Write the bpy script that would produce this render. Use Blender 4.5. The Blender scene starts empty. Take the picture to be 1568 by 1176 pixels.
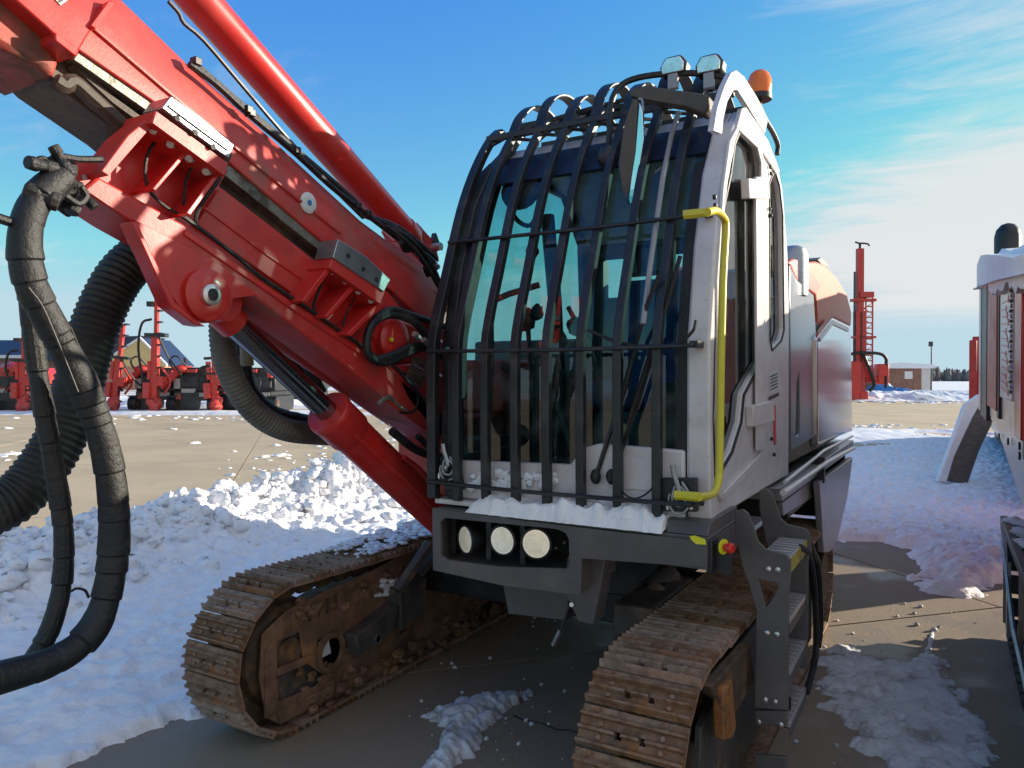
import bpy, math, random
import numpy as np
from mathutils import Vector, Matrix, Euler
from mathutils.geometry import tessellate_polygon

random.seed(7)
R = math.radians
scene = bpy.context.scene

# ------------------------------------------------------------------ camera
# world axes: +Y runs from the drill rig's nose to its tail, +X across it, Z up; metres
F = 1140.0
CAMP = Vector((0, 0, 1.7))
CROT = Euler((R(90 - 0.5), 0, R(30.3)), 'XYZ')
cd = bpy.data.cameras.new('camera')
cam = bpy.data.objects.new('camera', cd)
scene.collection.objects.link(cam)
cam.location = CAMP
cam.rotation_euler = CROT
cd.sensor_width = 36
cd.lens = 36 * F / 1568
cd.clip_start = 0.05
cd.clip_end = 3000
scene.camera = cam

# ------------------------------------------------------------------ light
SEL = R(14.3)
SUN = Vector((0.68, 0.73, 0)).normalized() * math.cos(SEL) + Vector((0, 0, math.sin(SEL)))
world = bpy.data.worlds.new('World')
scene.world = world
world.use_nodes = True
wn, wl = world.node_tree.nodes, world.node_tree.links
wn.clear()
def N(nt, t, **kw):
    n = nt.nodes.new(t)
    for k, v in kw.items():
        if k in n.inputs: n.inputs[k].default_value = v
        else: setattr(n, k, v)
    return n
W = world.node_tree
out = N(W, 'ShaderNodeOutputWorld')
bg = N(W, 'ShaderNodeBackground', Strength=0.15)
sky = N(W, 'ShaderNodeTexSky', sky_type='NISHITA')
sky.sun_disc = False
sky.sun_elevation = SEL
sky.sun_rotation = math.atan2(SUN.x, SUN.y)
sky.air_density = 1.0
sky.dust_density = 0.0
sky.ozone_density = 2.2
hs = N(W, 'ShaderNodeHueSaturation', Saturation=1.30, Value=0.92)
wl.new(sky.outputs[0], hs.inputs['Color'])
# thin high cloud: noise on a plane overhead, thicker towards the east (+X) and low down
tc = N(W, 'ShaderNodeTexCoord')
sep = N(W, 'ShaderNodeSeparateXYZ'); wl.new(tc.outputs['Generated'], sep.inputs[0])
def MATH(nt, op, a, b=None, c=None, clamp=False):
    n = nt.nodes.new('ShaderNodeMath'); n.operation = op; n.use_clamp = clamp
    for i, v in enumerate((a, b, c)):
        if v is None: continue
        if isinstance(v, (int, float)): n.inputs[i].default_value = v
        else: nt.links.new(v, n.inputs[i])
    return n.outputs[0]
def RANGE(nt, v, a, b, c=0, d=1):
    n = nt.nodes.new('ShaderNodeMapRange'); n.interpolation_type = 'SMOOTHSTEP'
    nt.links.new(v, n.inputs[0])
    for i, q in enumerate((a, b, c, d)): n.inputs[i + 1].default_value = q
    return n.outputs[0]
zz = MATH(W, 'ADD', sep.outputs[2], 0.09)
px_ = MATH(W, 'DIVIDE', sep.outputs[0], zz)
py_ = MATH(W, 'DIVIDE', sep.outputs[1], zz)
cb = N(W, 'ShaderNodeCombineXYZ')
wl.new(px_, cb.inputs[0]); wl.new(py_, cb.inputs[1])
mp = N(W, 'ShaderNodeMapping'); mp.inputs['Rotation'].default_value = (0, 0, R(-32)); mp.inputs['Scale'].default_value = (0.6, 1.5, 1)
wl.new(cb.outputs[0], mp.inputs[0])
n1 = N(W, 'ShaderNodeTexNoise', Scale=0.55, Detail=9.0, Roughness=0.56, Distortion=0.7); wl.new(mp.outputs[0], n1.inputs['Vector'])
n2 = N(W, 'ShaderNodeTexNoise', Scale=2.6, Detail=9.0, Roughness=0.66, Distortion=1.0); wl.new(mp.outputs[0], n2.inputs['Vector'])
# bank direction: azimuth towards +X+Y
bank = RANGE(W, sep.outputs[0], -0.30, 0.12)
low = MATH(W, 'MULTIPLY', RANGE(W, sep.outputs[2], 0.06, 0.10), RANGE(W, sep.outputs[2], 0.24, 0.15))
mix1 = MATH(W, 'ADD', MATH(W, 'MULTIPLY', n1.outputs[0], 0.60), MATH(W, 'MULTIPLY', n2.outputs[0], 0.40))
thr = MATH(W, 'ADD', mix1, MATH(W, 'MULTIPLY', bank, MATH(W, 'ADD', 0.19, MATH(W, 'MULTIPLY', low, 0.32))))
cl = MATH(W, 'MULTIPLY', RANGE(W, thr, 0.52, 0.76), RANGE(W, sep.outputs[2], 0.05, 0.09))
cl = MATH(W, 'MULTIPLY', cl, 0.88)
mx = N(W, 'ShaderNodeMix', data_type='RGBA')
wl.new(cl, mx.inputs[0]); wb = N(W, 'ShaderNodeMix', data_type='RGBA', blend_type='MULTIPLY'); wb.inputs[0].default_value = 1; wl.new(hs.outputs[0], wb.inputs[6])
hz = N(W, 'ShaderNodeMix', data_type='RGBA'); wl.new(RANGE(W, sep.outputs[2], 0.36, 0.0), hz.inputs[0]); hz.inputs[6].default_value = (.80, .85, 1.05, 1); hz.inputs[7].default_value = (.58, .75, 1.06, 1); wl.new(hz.outputs[2], wb.inputs[7])
cap = N(W, 'ShaderNodeMix', data_type='RGBA', blend_type='DARKEN'); cap.inputs[0].default_value = 1; cap.inputs[7].default_value = (1.6, 2.2, 2.5, 1); wl.new(wb.outputs[2], cap.inputs[6])
wl.new(cap.outputs[2], mx.inputs[6]); mx.inputs[7].default_value = (2.55, 2.55, 2.55, 1)
wl.new(mx.outputs[2], bg.inputs[0]); wl.new(bg.outputs[0], out.inputs[0])

sd = bpy.data.lights.new('sun', 'SUN'); sd.energy = 4.3; sd.angle = R(0.53); sd.color = (1, 0.89, 0.72)
sun = bpy.data.objects.new('sun', sd); scene.collection.objects.link(sun)
sun.rotation_euler = SUN.to_track_quat('Z', 'Y').to_euler()
sun.location = (8, 8, 12)
vs = scene.view_settings
vs.view_transform = 'Standard'; vs.look = 'None'; vs.gamma = 1; vs.use_curve_mapping = False
vs.exposure = 1.1
scene.cycles.max_bounces = 8
scene.cycles.transparent_max_bounces = 12

# ------------------------------------------------------------------ pixel of the photograph -> point on a known plane of the place
RM = CROT.to_matrix()
def ray(px, py): return RM @ Vector(((px - 784) / F, -(py - 588) / F, -1))
def hit(px, py, x=None, y=None, z=None, d=None):
    v = ray(px, py)
    if x is not None: t = (x - CAMP.x) / v.x
    elif y is not None: t = (y - CAMP.y) / v.y
    elif z is not None: t = (z - CAMP.z) / v.z
    else: t = d
    return CAMP + v * t
def yz(pts, x): return [(h.y, h.z) for h in (hit(a, b, x=x) for a, b in pts)]
def xz(pts, y): return [(h.x, h.z) for h in (hit(a, b, y=y) for a, b in pts)]
def gr(pts): return [(h.x, h.y) for h in (hit(a, b, z=0) for a, b in pts)]
def hx(pts, x): return [hit(a, b, x=x) for a, b in pts]

# ------------------------------------------------------------------ materials
def mat(name, col, rough=0.5, metal=0.0, col2=None, scale=3.0, lo=0.45, hi=0.65, var=0.12, vscale=9.0, bump=0.0, bscale=60.0,
        coat=0.0, stretch=(1, 1, 1), rough2=None, spec=0.5, emit=None, trans=0.0, sss=0.0, wear=0.0):
    m = bpy.data.materials.new(name); m.use_nodes = True
    nt = m.node_tree; b = nt.nodes['Principled BSDF']
    b.inputs['Roughness'].default_value = rough; b.inputs['Metallic'].default_value = metal
    b.inputs['Specular IOR Level'].default_value = spec
    b.inputs['Coat Weight'].default_value = coat; b.inputs['Coat Roughness'].default_value = 0.15
    tc = nt.nodes.new('ShaderNodeTexCoord'); mp = nt.nodes.new('ShaderNodeMapping'); mp.inputs['Scale'].default_value = stretch
    nt.links.new(tc.outputs['Object'], mp.inputs[0])
    def noise(s, det=5, ro=0.6):
        n = N(nt, 'ShaderNodeTexNoise', Scale=s, Detail=det, Roughness=ro); nt.links.new(mp.outputs[0], n.inputs['Vector']); return n.outputs[0]
    if col2 is not None:
        f = RANGE(nt, noise(scale, 8, 0.68), lo, hi)
        mxx = N(nt, 'ShaderNodeMix', data_type='RGBA'); nt.links.new(f, mxx.inputs[0])
        mxx.inputs[6].default_value = (*col, 1); mxx.inputs[7].default_value = (*col2, 1); cout = mxx.outputs[2]
        if rough2 is not None:
            nt.links.new(RANGE(nt, noise(scale, 8, 0.68), lo, hi, rough, rough2), b.inputs['Roughness'])
    else:
        rgb = nt.nodes.new('ShaderNodeRGB'); rgb.outputs[0].default_value = (*col, 1); cout = rgb.outputs[0]
    if wear:
        def layer(f, c, cin):
            q = N(nt, 'ShaderNodeMix', data_type='RGBA'); nt.links.new(f, q.inputs[0]); nt.links.new(cin, q.inputs[6]); q.inputs[7].default_value = (*c, 1); return q.outputs[2]
        cout = layer(RANGE(nt, noise(2.7, 9, .72), .48, .78, 0, wear * .5), (.36, .22, .17), cout)      # road dust
        cout = layer(RANGE(nt, noise(38, 4, .6), .665, .70, 0, wear), (.10, .055, .04), cout)           # chips
        cout = layer(RANGE(nt, noise(9, 9, .75), .62, .72, 0, wear * .6), (.12, .07, .05), cout)        # grease
    h = nt.nodes.new('ShaderNodeHueSaturation'); nt.links.new(cout, h.inputs['Color'])
    nt.links.new(RANGE(nt, noise(vscale, 6), 0.3, 0.7, 1 - var, 1 + var), h.inputs['Value'])
    nt.links.new(h.outputs[0], b.inputs['Base Color'])
    if bump:
        bn = N(nt, 'ShaderNodeBump', Strength=min(1.0, bump), Distance=0.01); nt.links.new(noise(bscale, 6, 0.65), bn.inputs['Height'])
        nt.links.new(bn.outputs[0], b.inputs['Normal'])
    if emit: b.inputs['Emission Color'].default_value = (*emit[:3], 1); b.inputs['Emission Strength'].default_value = emit[3]
    b.inputs['Transmission Weight'].default_value = trans
    b.inputs['Subsurface Weight'].default_value = sss
    return m
def glass(name, tint, ior=1.5, rough=0.0):
    m = bpy.data.materials.new(name); m.use_nodes = True; nt = m.node_tree; nt.nodes.clear()
    o = nt.nodes.new('ShaderNodeOutputMaterial'); t = N(nt, 'ShaderNodeBsdfTransparent'); t.inputs[0].default_value = (*tint, 1)
    g = N(nt, 'ShaderNodeBsdfGlossy', Roughness=rough); fr = N(nt, 'ShaderNodeFresnel', IOR=ior); mxs = nt.nodes.new('ShaderNodeMixShader')
    tc = nt.nodes.new('ShaderNodeTexCoord'); ns = N(nt, 'ShaderNodeTexNoise', Scale=7.0, Detail=6.0); nt.links.new(tc.outputs['Object'], ns.inputs['Vector'])
    df = N(nt, 'ShaderNodeBsdfDiffuse'); df.inputs[0].default_value = (.5, .5, .48, 1)
    m2 = nt.nodes.new('ShaderNodeMixShader'); nt.links.new(RANGE(nt, ns.outputs[0], .45, .75, 0.0, 0.07), m2.inputs[0])
    gb = nt.nodes.new('ShaderNodeNewGeometry'); nt.links.new(MATH(nt, 'MULTIPLY', fr.outputs[0], MATH(nt, 'SUBTRACT', 1.0, gb.outputs['Backfacing'])), mxs.inputs[0]); nt.links.new(t.outputs[0], mxs.inputs[1]); nt.links.new(g.outputs[0], mxs.inputs[2])
    nt.links.new(mxs.outputs[0], m2.inputs[1]); nt.links.new(df.outputs[0], m2.inputs[2])
    nt.links.new(m2.outputs[0], o.inputs[0]); return m

RED = mat('red_paint', (0.56, 0.022, 0.018), 0.30, col2=(0.50, 0.045, 0.035), scale=2.2, lo=.4, hi=.75, var=.10, bump=.04, bscale=120, coat=.15, rough2=.5, wear=.3)
REDM = mat('red_paint_dusty', (0.52, 0.035, 0.028), 0.42, col2=(0.30, 0.10, 0.075), scale=3.5, lo=.5, hi=.72, var=.14, bump=.08, bscale=90, rough2=.65, wear=.45)
REDD = mat('red_paint_muddy', (0.42, 0.045, 0.03), 0.5, col2=(0.12, 0.075, 0.05), scale=2.6, lo=.40, hi=.6, var=.2, bump=.15, bscale=50, rough2=.8)
SALM = mat('faded_red_hood_paint', (0.56, 0.12, 0.055), 0.42, col2=(0.50, 0.13, 0.07), scale=1.5, var=.08, bump=.03)
GREYP = mat('grey_paint', (0.090, 0.080, 0.078), 0.48, col2=(0.12, 0.105, 0.095), scale=3, lo=.5, hi=.75, var=.12, bump=.14, bscale=200, rough2=.6, wear=.35)
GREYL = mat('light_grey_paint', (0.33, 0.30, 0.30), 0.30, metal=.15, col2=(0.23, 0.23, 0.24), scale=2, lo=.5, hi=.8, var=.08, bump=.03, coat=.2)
SILV = mat('glossy_silver_paint', (0.68, 0.64, 0.64), 0.05, metal=.85, col2=(0.50, 0.47, 0.47), scale=2.5, lo=.55, hi=.8, var=.08, bump=.02, coat=.5)
WHITE = mat('white_cab_paint', (0.62, 0.57, 0.56), 0.30, col2=(0.46, 0.41, 0.38), scale=5, lo=.55, hi=.8, var=.08, bump=.04, bscale=150, coat=.2, rough2=.5, wear=.30)
BLACK = mat('black_steel', (0.016, 0.017, 0.019), 0.42, col2=(0.045, 0.042, 0.04), scale=9, lo=.5, hi=.75, var=.25, bump=.08, bscale=160, rough2=.6)
RUBB = mat('black_rubber', (0.010, 0.010, 0.011), 0.5, col2=(0.035, 0.030, 0.026), scale=7, lo=.5, hi=.72, var=.3, bump=.5, bscale=70, rough2=.8)
HOSEG = mat('grey_corrugated_hose', (0.15, 0.14, 0.12), 0.7, col2=(0.09, 0.08, 0.07), scale=6, var=.2, bump=.2)
HOSEB = mat('dark_corrugated_hose', (0.022, 0.020, 0.019), 0.6, col2=(0.06, 0.052, 0.045), scale=5, lo=.5, hi=.75, var=.25, bump=.2)
RUST = mat('rusty_track_steel', (0.25, 0.135, 0.075), 0.7, metal=.15, col2=(0.31, 0.11, 0.035), scale=7, lo=.50, hi=.66, var=.35, vscale=22, bump=.7, bscale=75, rough2=.85)
RUSTD = mat('dark_rusty_steel', (0.075, 0.045, 0.028), 0.8, col2=(0.22, 0.11, 0.04), scale=6, lo=.48, hi=.68, var=.35, bump=.6, bscale=60)
MUDF = mat('muddy_track_frame', (0.19, 0.105, 0.06), 0.85, col2=(0.27, 0.13, 0.055), scale=4, lo=.48, hi=.68, var=.35, bump=.8, bscale=35)
MUDG = mat('mud_smeared_grey_steel', (0.075, 0.065, 0.06), 0.6, col2=(0.2, 0.12, 0.07), scale=6, lo=.5, hi=.68, var=.25, bump=.4, bscale=50)
STEEL = mat('bare_steel_plate', (0.33, 0.35, 0.37), 0.34, metal=.8, col2=(0.30, 0.31, 0.31), scale=8, lo=.45, hi=.7, var=.15, bump=.15, bscale=100)
BOLT = mat('bolt_steel', (0.62, 0.60, 0.57), 0.35, metal=.8, col2=(.3, .2, .15), scale=30, lo=.55, hi=.7, var=.2)
CHROME = mat('chromed_rod', (0.30, 0.31, 0.34), 0.14, metal=1.0, var=.06, bump=.02)
RAILM = mat('greasy_slide_rail', (0.26, 0.25, 0.21), 0.45, metal=.5, col2=(0.07, 0.06, 0.045), scale=9, lo=.45, hi=.62, var=.3, bump=.4, bscale=40)
def rust_nodes(m):   # each pad its own tone, steel worn bright on the grouser edges
    nt = m.node_tree; b = nt.nodes['Principled BSDF']; src = b.inputs['Base Color'].links[0].from_socket
    oi = nt.nodes.new('ShaderNodeObjectInfo'); h = nt.nodes.new('ShaderNodeHueSaturation'); nt.links.new(src, h.inputs['Color'])
    nt.links.new(RANGE(nt, oi.outputs['Random'], 0, 1, .72, 1.22), h.inputs['Value']); nt.links.new(RANGE(nt, oi.outputs['Random'], 0, 1, 1.15, .75), h.inputs['Saturation'])
    g = nt.nodes.new('ShaderNodeNewGeometry'); q = N(nt, 'ShaderNodeMix', data_type='RGBA'); tc = nt.nodes.new('ShaderNodeTexCoord')
    ns = N(nt, 'ShaderNodeTexNoise', Scale=30.0, Detail=5.0); nt.links.new(tc.outputs['Object'], ns.inputs['Vector'])
    nt.links.new(MATH(nt, 'MULTIPLY', RANGE(nt, g.outputs['Pointiness'], .54, .64, 0, .40), RANGE(nt, ns.outputs[0], .4, .6)), q.inputs[0])
    nt.links.new(h.outputs[0], q.inputs[6]); q.inputs[7].default_value = (.42, .33, .25, 1); nt.links.new(q.outputs[2], b.inputs['Base Color'])
rust_nodes(RUST)
DIRTY = mat('greasy_brown_steel', (0.055, 0.038, 0.028), 0.6, col2=(0.16, 0.09, 0.055), scale=3.5, lo=.48, hi=.7, var=.3, bump=.4, bscale=30, stretch=(1, .5, 1))
YEL = mat('yellow_handrail_paint', (0.62, 0.53, 0.03), 0.38, col2=(0.50, 0.42, .05), scale=9, var=.12, bump=.05)
YELS = mat('yellow_sticker', (0.75, 0.68, 0.02), 0.5)
REDB = mat('red_button', (0.65, 0.03, 0.02), 0.35)
AMB = mat('amber_plastic', (0.90, 0.17, 0.01), 0.2, var=.05, coat=.2)
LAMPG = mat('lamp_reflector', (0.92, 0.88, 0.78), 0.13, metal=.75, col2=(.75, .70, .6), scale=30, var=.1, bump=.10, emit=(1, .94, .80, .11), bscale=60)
LAMPR = mat('roof_lamp_reflector', (0.92, 0.88, 0.78), 0.13, metal=.75, col2=(.75, .70, .6), scale=30, var=.1, bump=.10, bscale=60)
LAMPC = glass('lamp_lens_glass', (0.95, 0.95, 0.92))
SGLR = glass('dark_door_glass', (0.34, 0.41, 0.41), 2.0)
WGL = glass('tinted_windscreen_glass', (0.67, 0.85, 0.84), 1.75)
SGL = glass('side_window_glass', (0.74, 0.88, 0.87), 1.6)
INT = mat('dark_cab_interior', (0.035, 0.038, 0.04), 0.6, var=.2, bump=.2)
SEAT = mat('navy_seat_cloth', (0.03, 0.06, 0.17), 0.85, var=.25, bump=.4, bscale=200)
TEALF = mat('cab_floor_mat', (0.06, 0.19, 0.15), 0.6, var=.2, bump=.3)
SCRN = mat('monitor_glass', (0.01, 0.012, 0.014), 0.08)
TAN = mat('tan_duct_plastic', (0.33, 0.27, 0.18), 0.6, var=.15)
LABELW = mat('white_label', (0.62, 0.62, 0.60), 0.5, var=.05)
LABELD = mat('dark_label_print', (0.03, 0.03, 0.04), 0.5, var=.05)
MIRR = mat('mirror_glass', (0.75, 0.8, 0.8), 0.03, metal=1.0, var=.02)
BROWNP = mat('dusty_brown_plastic', (0.085, 0.07, 0.055), 0.6, var=.2, bump=.15)
SNOW = mat('snow', (0.88, 0.87, 0.87), 0.6, col2=(0.60, 0.60, 0.60), scale=5.0, lo=.60, hi=.82, var=.05, bump=1.0, bscale=38, sss=0.0)
SNOWD = mat('dirty_snow', (0.62, 0.63, 0.65), 0.65, col2=(0.30, 0.27, 0.24), scale=8.0, lo=.5, hi=.72, var=.12, bump=1.0, bscale=45)
SNOWF = mat('distant_snow', (0.74, 0.75, 0.78), 0.6, col2=(0.5, .48, .44), scale=.25, lo=.5, hi=.75, var=.08, bump=.5, bscale=2)
BRICK = mat('brown_brick', (0.24, 0.12, 0.085), 0.8, var=.2, vscale=2, bump=.3, bscale=12)
BRICKO = mat('orange_brick', (0.44, 0.20, 0.12), 0.8, var=.12, vscale=2, bump=.2, bscale=12)
GABY = mat('cream_yellow_siding', (0.62, 0.46, 0.20), 0.7, var=.06)
NAVY = mat('navy_metal_roof', (0.016, 0.03, 0.075), 0.5, var=.1)
TRIM = mat('white_trim', (0.65, 0.64, 0.62), 0.6, var=.05)
WOODS = mat('winter_trees', (0.17, 0.155, 0.15), 0.9, col2=(0.10, 0.105, 0.10), scale=.05, lo=.5, hi=.6, var=.3, vscale=.3)
BLUE = mat('blue_tarpaulin', (0.03, 0.16, 0.42), 0.5, var=.25, vscale=1.5, bump=.5, bscale=4)
PLANK = mat('weathered_grey_board', (0.14, 0.125, 0.105), 0.8, var=.25, bump=.5, stretch=(1, 1, 6))
POLE = mat('dark_pole_paint', (0.04, 0.04, 0.045), 0.5)

# ground: tan concrete, damp and dark where the machines drip
def concrete():
    m = bpy.data.materials.new('yard_concrete'); m.use_nodes = True; nt = m.node_tree; b = nt.nodes['Principled BSDF']
    g = nt.nodes.new('ShaderNodeNewGeometry')
    def noise(s, det=6, ro=.6, st=(1, 1, 1)):
        mp = nt.nodes.new('ShaderNodeMapping'); mp.inputs['Scale'].default_value = st; mp.inputs['Rotation'].default_value = (0, 0, R(30.3)) if st != (1, 1, 1) else (0, 0, 0)
        nt.links.new(g.outputs['Position'], mp.inputs[0])
        n = N(nt, 'ShaderNodeTexNoise', Scale=s, Detail=det, Roughness=ro); nt.links.new(mp.outputs[0], n.inputs['Vector']); return n.outputs[0]
    def mixc(f, a, c):
        q = N(nt, 'ShaderNodeMix', data_type='RGBA'); nt.links.new(f, q.inputs[0])
        for i, v in ((6, a), (7, c)):
            if isinstance(v, tuple): q.inputs[i].default_value = (*v, 1)
            else: nt.links.new(v, q.inputs[i])
        return q.outputs[2]
    c = mixc(RANGE(nt, noise(.5, 8), .35, .7), (0.52, 0.405, 0.26), (0.42, 0.33, 0.21))
    c = mixc(RANGE(nt, noise(.22, 6, .6, (.35, 2.2, 1)), .55, .72, 0, .55), c, (0.20, 0.17, 0.125))
    c = mixc(RANGE(nt, noise(14, 6, .7), .55, .8, 0, .35), c, (0.17, 0.145, 0.11))
    c = mixc(RANGE(nt, noise(3.2, 8, .7), .60, .70, 0, .5), c, (0.13, 0.105, 0.08))
    c = mixc(RANGE(nt, noise(55, 3, .6), .60, .72, 0, .5), c, (0.5, 0.44, 0.36))
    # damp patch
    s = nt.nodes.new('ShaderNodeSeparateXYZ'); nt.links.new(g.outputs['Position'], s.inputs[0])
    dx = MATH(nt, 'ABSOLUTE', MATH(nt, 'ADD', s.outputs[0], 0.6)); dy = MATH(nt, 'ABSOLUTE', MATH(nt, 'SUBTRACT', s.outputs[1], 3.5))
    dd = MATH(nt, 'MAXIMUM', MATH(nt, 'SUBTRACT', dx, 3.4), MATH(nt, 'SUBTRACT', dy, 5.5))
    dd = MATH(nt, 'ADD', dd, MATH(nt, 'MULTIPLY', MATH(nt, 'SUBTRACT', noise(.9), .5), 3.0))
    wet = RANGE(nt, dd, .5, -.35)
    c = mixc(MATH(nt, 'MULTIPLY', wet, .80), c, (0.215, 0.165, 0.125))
    nt.links.new(c, b.inputs['Base Color'])
    pud = RANGE(nt, noise(1.3), .5, .62)
    rr = MATH(nt, 'SUBTRACT', 0.8, MATH(nt, 'MULTIPLY', MATH(nt, 'MULTIPLY', wet, pud), 0.35)); nt.links.new(rr, b.inputs['Roughness'])
    bn = N(nt, 'ShaderNodeBump', Strength=.55, Distance=.012); nt.links.new(noise(42, 9, .75), bn.inputs['Height']); nt.links.new(bn.outputs[0], b.inputs['Normal'])
    return m
CONC = concrete()
GROUND = mat('distant_ground', (0.30, 0.25, 0.18), 0.9, col2=(.7, .7, .72), scale=.02, lo=.45, hi=.55, var=.1, vscale=.1)

# ------------------------------------------------------------------ mesh helpers
def catmull(pts, n=6):
    P = [Vector(p) for p in pts]
    if len(P) < 3: return P
    Q = [P[0] * 2 - P[1]] + P + [P[-1] * 2 - P[-2]]
    o = []
    for i in range(1, len(Q) - 2):
        a, b, c, d = Q[i - 1:i + 3]
        for k in range(n):
            t = k / n
            o.append(0.5 * ((2 * b) + (c - a) * t + (2 * a - 5 * b + 4 * c - d) * t * t + (3 * b - a - 3 * c + d) * t ** 3))
    o.append(P[-1]); return o
def AX(axis, u, v, w):   # polygon coords (u, v) and w along the axis
    return {'x': (w, u, v), 'y': (u, w, v), 'z': (u, v, w)}[axis]
class MB:
    def __init__(s): s.v = []; s.f = []; s.m = []; s.mi = 0
    def add(s, vs_, fs):
        k = len(s.v); s.v += [tuple(p) for p in vs_]
        for f in fs: s.f.append([i + k for i in f]); s.m.append(s.mi)
        return s
    def box(s, x0, x1, y0, y1, z0, z1, M=None):
        x0, x1 = sorted((x0, x1)); y0, y1 = sorted((y0, y1)); z0, z1 = sorted((z0, z1))
        v = [(x0, y0, z0), (x1, y0, z0), (x1, y1, z0), (x0, y1, z0), (x0, y0, z1), (x1, y0, z1), (x1, y1, z1), (x0, y1, z1)]
        if M is not None: v = [M @ Vector(p) for p in v]
        return s.add(v, [(0, 3, 2, 1), (4, 5, 6, 7), (0, 1, 5, 4), (1, 2, 6, 5), (2, 3, 7, 6), (3, 0, 4, 7)])
    def prism(s, poly, axis, a, b, holes=(), M=None):
        loops = [list(poly)] + [list(h) for h in holes]
        tri = tessellate_polygon([[Vector((p[0], p[1], 0)) for p in l] for l in loops])
        flat = [p for l in loops for p in l]; n = len(flat)
        v = [AX(axis, p[0], p[1], a) for p in flat] + [AX(axis, p[0], p[1], b) for p in flat]
        if M is not None: v = [M @ Vector(p) for p in v]
        fs = [tuple(t) for t in tri] + [tuple(i + n for i in reversed(t)) for t in tri]
        k = 0
        for l in loops:
            m = len(l)
            for i in range(m):
                j = (i + 1) % m; fs.append((k + i, k + j, k + j + n, k + i + n))
            k += m
        return s.add(v, fs)
    def tube(s, pts, r, n=8, smooth=0, flat=None):
        P = catmull(pts, smooth) if smooth else [Vector(p) for p in pts]
        m = len(P); rr = r if callable(r) else (lambda t: r)
        T = [(P[min(i + 1, m - 1)] - P[max(i - 1, 0)]).normalized() for i in range(m)]
        up = Vector((0, 0, 1)) if abs(T[0].z) < .9 else Vector((1, 0, 0))
        a = T[0].cross(up).normalized(); v = []; fs = []
        for i in range(m):
            a = (a - T[i] * a.dot(T[i])).normalized(); b = T[i].cross(a)
            q = rr(i / (m - 1))
            for k in range(n):
                w = 2 * math.pi * (k + .5) / n
                v.append(P[i] + a * math.cos(w) * q + b * math.sin(w) * q)
        for i in range(m - 1):
            for k in range(n):
                j = (k + 1) % n; fs.append((i * n + k, i * n + j, (i + 1) * n + j, (i + 1) * n + k))
        fs.append(tuple(range(n - 1, -1, -1))); fs.append(tuple((m - 1) * n + k for k in range(n)))
        return s.add(v, fs)
    def cyl(s, p0, p1, r, n=20, r2=None):
        return s.tube([p0, p1], (lambda t: r + ((r if r2 is None else r2) - r) * t), n)
    def lathe(s, prof, o, d, n=20):   # prof: (radius, height along d)
        d = Vector(d).normalized(); o = Vector(o); a = d.orthogonal().normalized(); b = d.cross(a); v = []; fs = []
        for r, h in prof:
            for k in range(n):
                w = 2 * math.pi * k / n; v.append(o + d * h + (a * math.cos(w) + b * math.sin(w)) * r)
        for i in range(len(prof) - 1):
            for k in range(n):
                j = (k + 1) % n; fs.append((i * n + k, i * n + j, (i + 1) * n + j, (i + 1) * n + k))
        fs.append(tuple(range(n - 1, -1, -1))); fs.append(tuple((len(prof) - 1) * n + k for k in range(n)))
        return s.add(v, fs)
    def loft(s, secs):
        n = len(secs[0]); v = [p for q in secs for p in q]; fs = []
        for i in range(len(secs) - 1):
            for k in range(n):
                j = (k + 1) % n; fs.append((i * n + k, i * n + j, (i + 1) * n + j, (i + 1) * n + k))
        fs.append(tuple(range(n - 1, -1, -1))); fs.append(tuple((len(secs) - 1) * n + k for k in range(n)))
        return s.add(v, fs)
    def blob(s, c, rad, seed=0, jit=.25, n=7, m=5):
        rnd = random.Random(seed); v = []; fs = []; c = Vector(c)
        if isinstance(rad, (int, float)): rad = (rad,) * 3
        for i in range(m + 1):
            th = math.pi * i / m
            for k in range(n):
                ph = 2 * math.pi * (k + (i % 2) * .5) / n; q = 1 + rnd.uniform(-jit, jit)
                v.append(c + Vector((rad[0] * math.sin(th) * math.cos(ph) * q, rad[1] * math.sin(th) * math.sin(ph) * q, rad[2] * math.cos(th) * q)))
        for i in range(m):
            for k in range(n):
                j = (k + 1) % n; fs.append((i * n + k, (i + 1) * n + k, (i + 1) * n + j, i * n + j))
        return s.add(v, fs)
    def mesh(s, name, mats, smooth=True, ang=38):
        me = bpy.data.meshes.new(name); me.from_pydata(s.v, [], s.f)
        import bmesh
        bm = bmesh.new(); bm.from_mesh(me); bmesh.ops.recalc_face_normals(bm, faces=bm.faces); bm.to_mesh(me); bm.free()
        for q in (mats if isinstance(mats, (list, tuple)) else [mats]): me.materials.append(q)
        if len(me.polygons) == len(s.m): me.polygons.foreach_set('material_index', s.m)
        if smooth:
            me.polygons.foreach_set('use_smooth', [True] * len(me.polygons)); me.set_sharp_from_angle(angle=R(ang))
        me.update(); return me
    def build(s, name, mats, parent=None, bevel=0, label=None, local=False, **kw):
        o = bpy.data.objects.new(name, s.mesh(name, mats, **kw)); link(o, parent, local)
        if bevel:
            b = o.modifiers.new('bevel', 'BEVEL'); b.width = bevel; b.segments = 2; b.limit_method = 'ANGLE'; b.angle_limit = R(40)
            b.harden_normals = False
        if label: o['label'] = label
        return o
ROOTW = {}
def link(o, parent=None, local=False):
    scene.collection.objects.link(o)
    if parent is not None:
        o.parent = parent
        if parent.name in ROOTW and not local: o.matrix_parent_inverse = ROOTW[parent.name].inverted()
    return o
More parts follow.
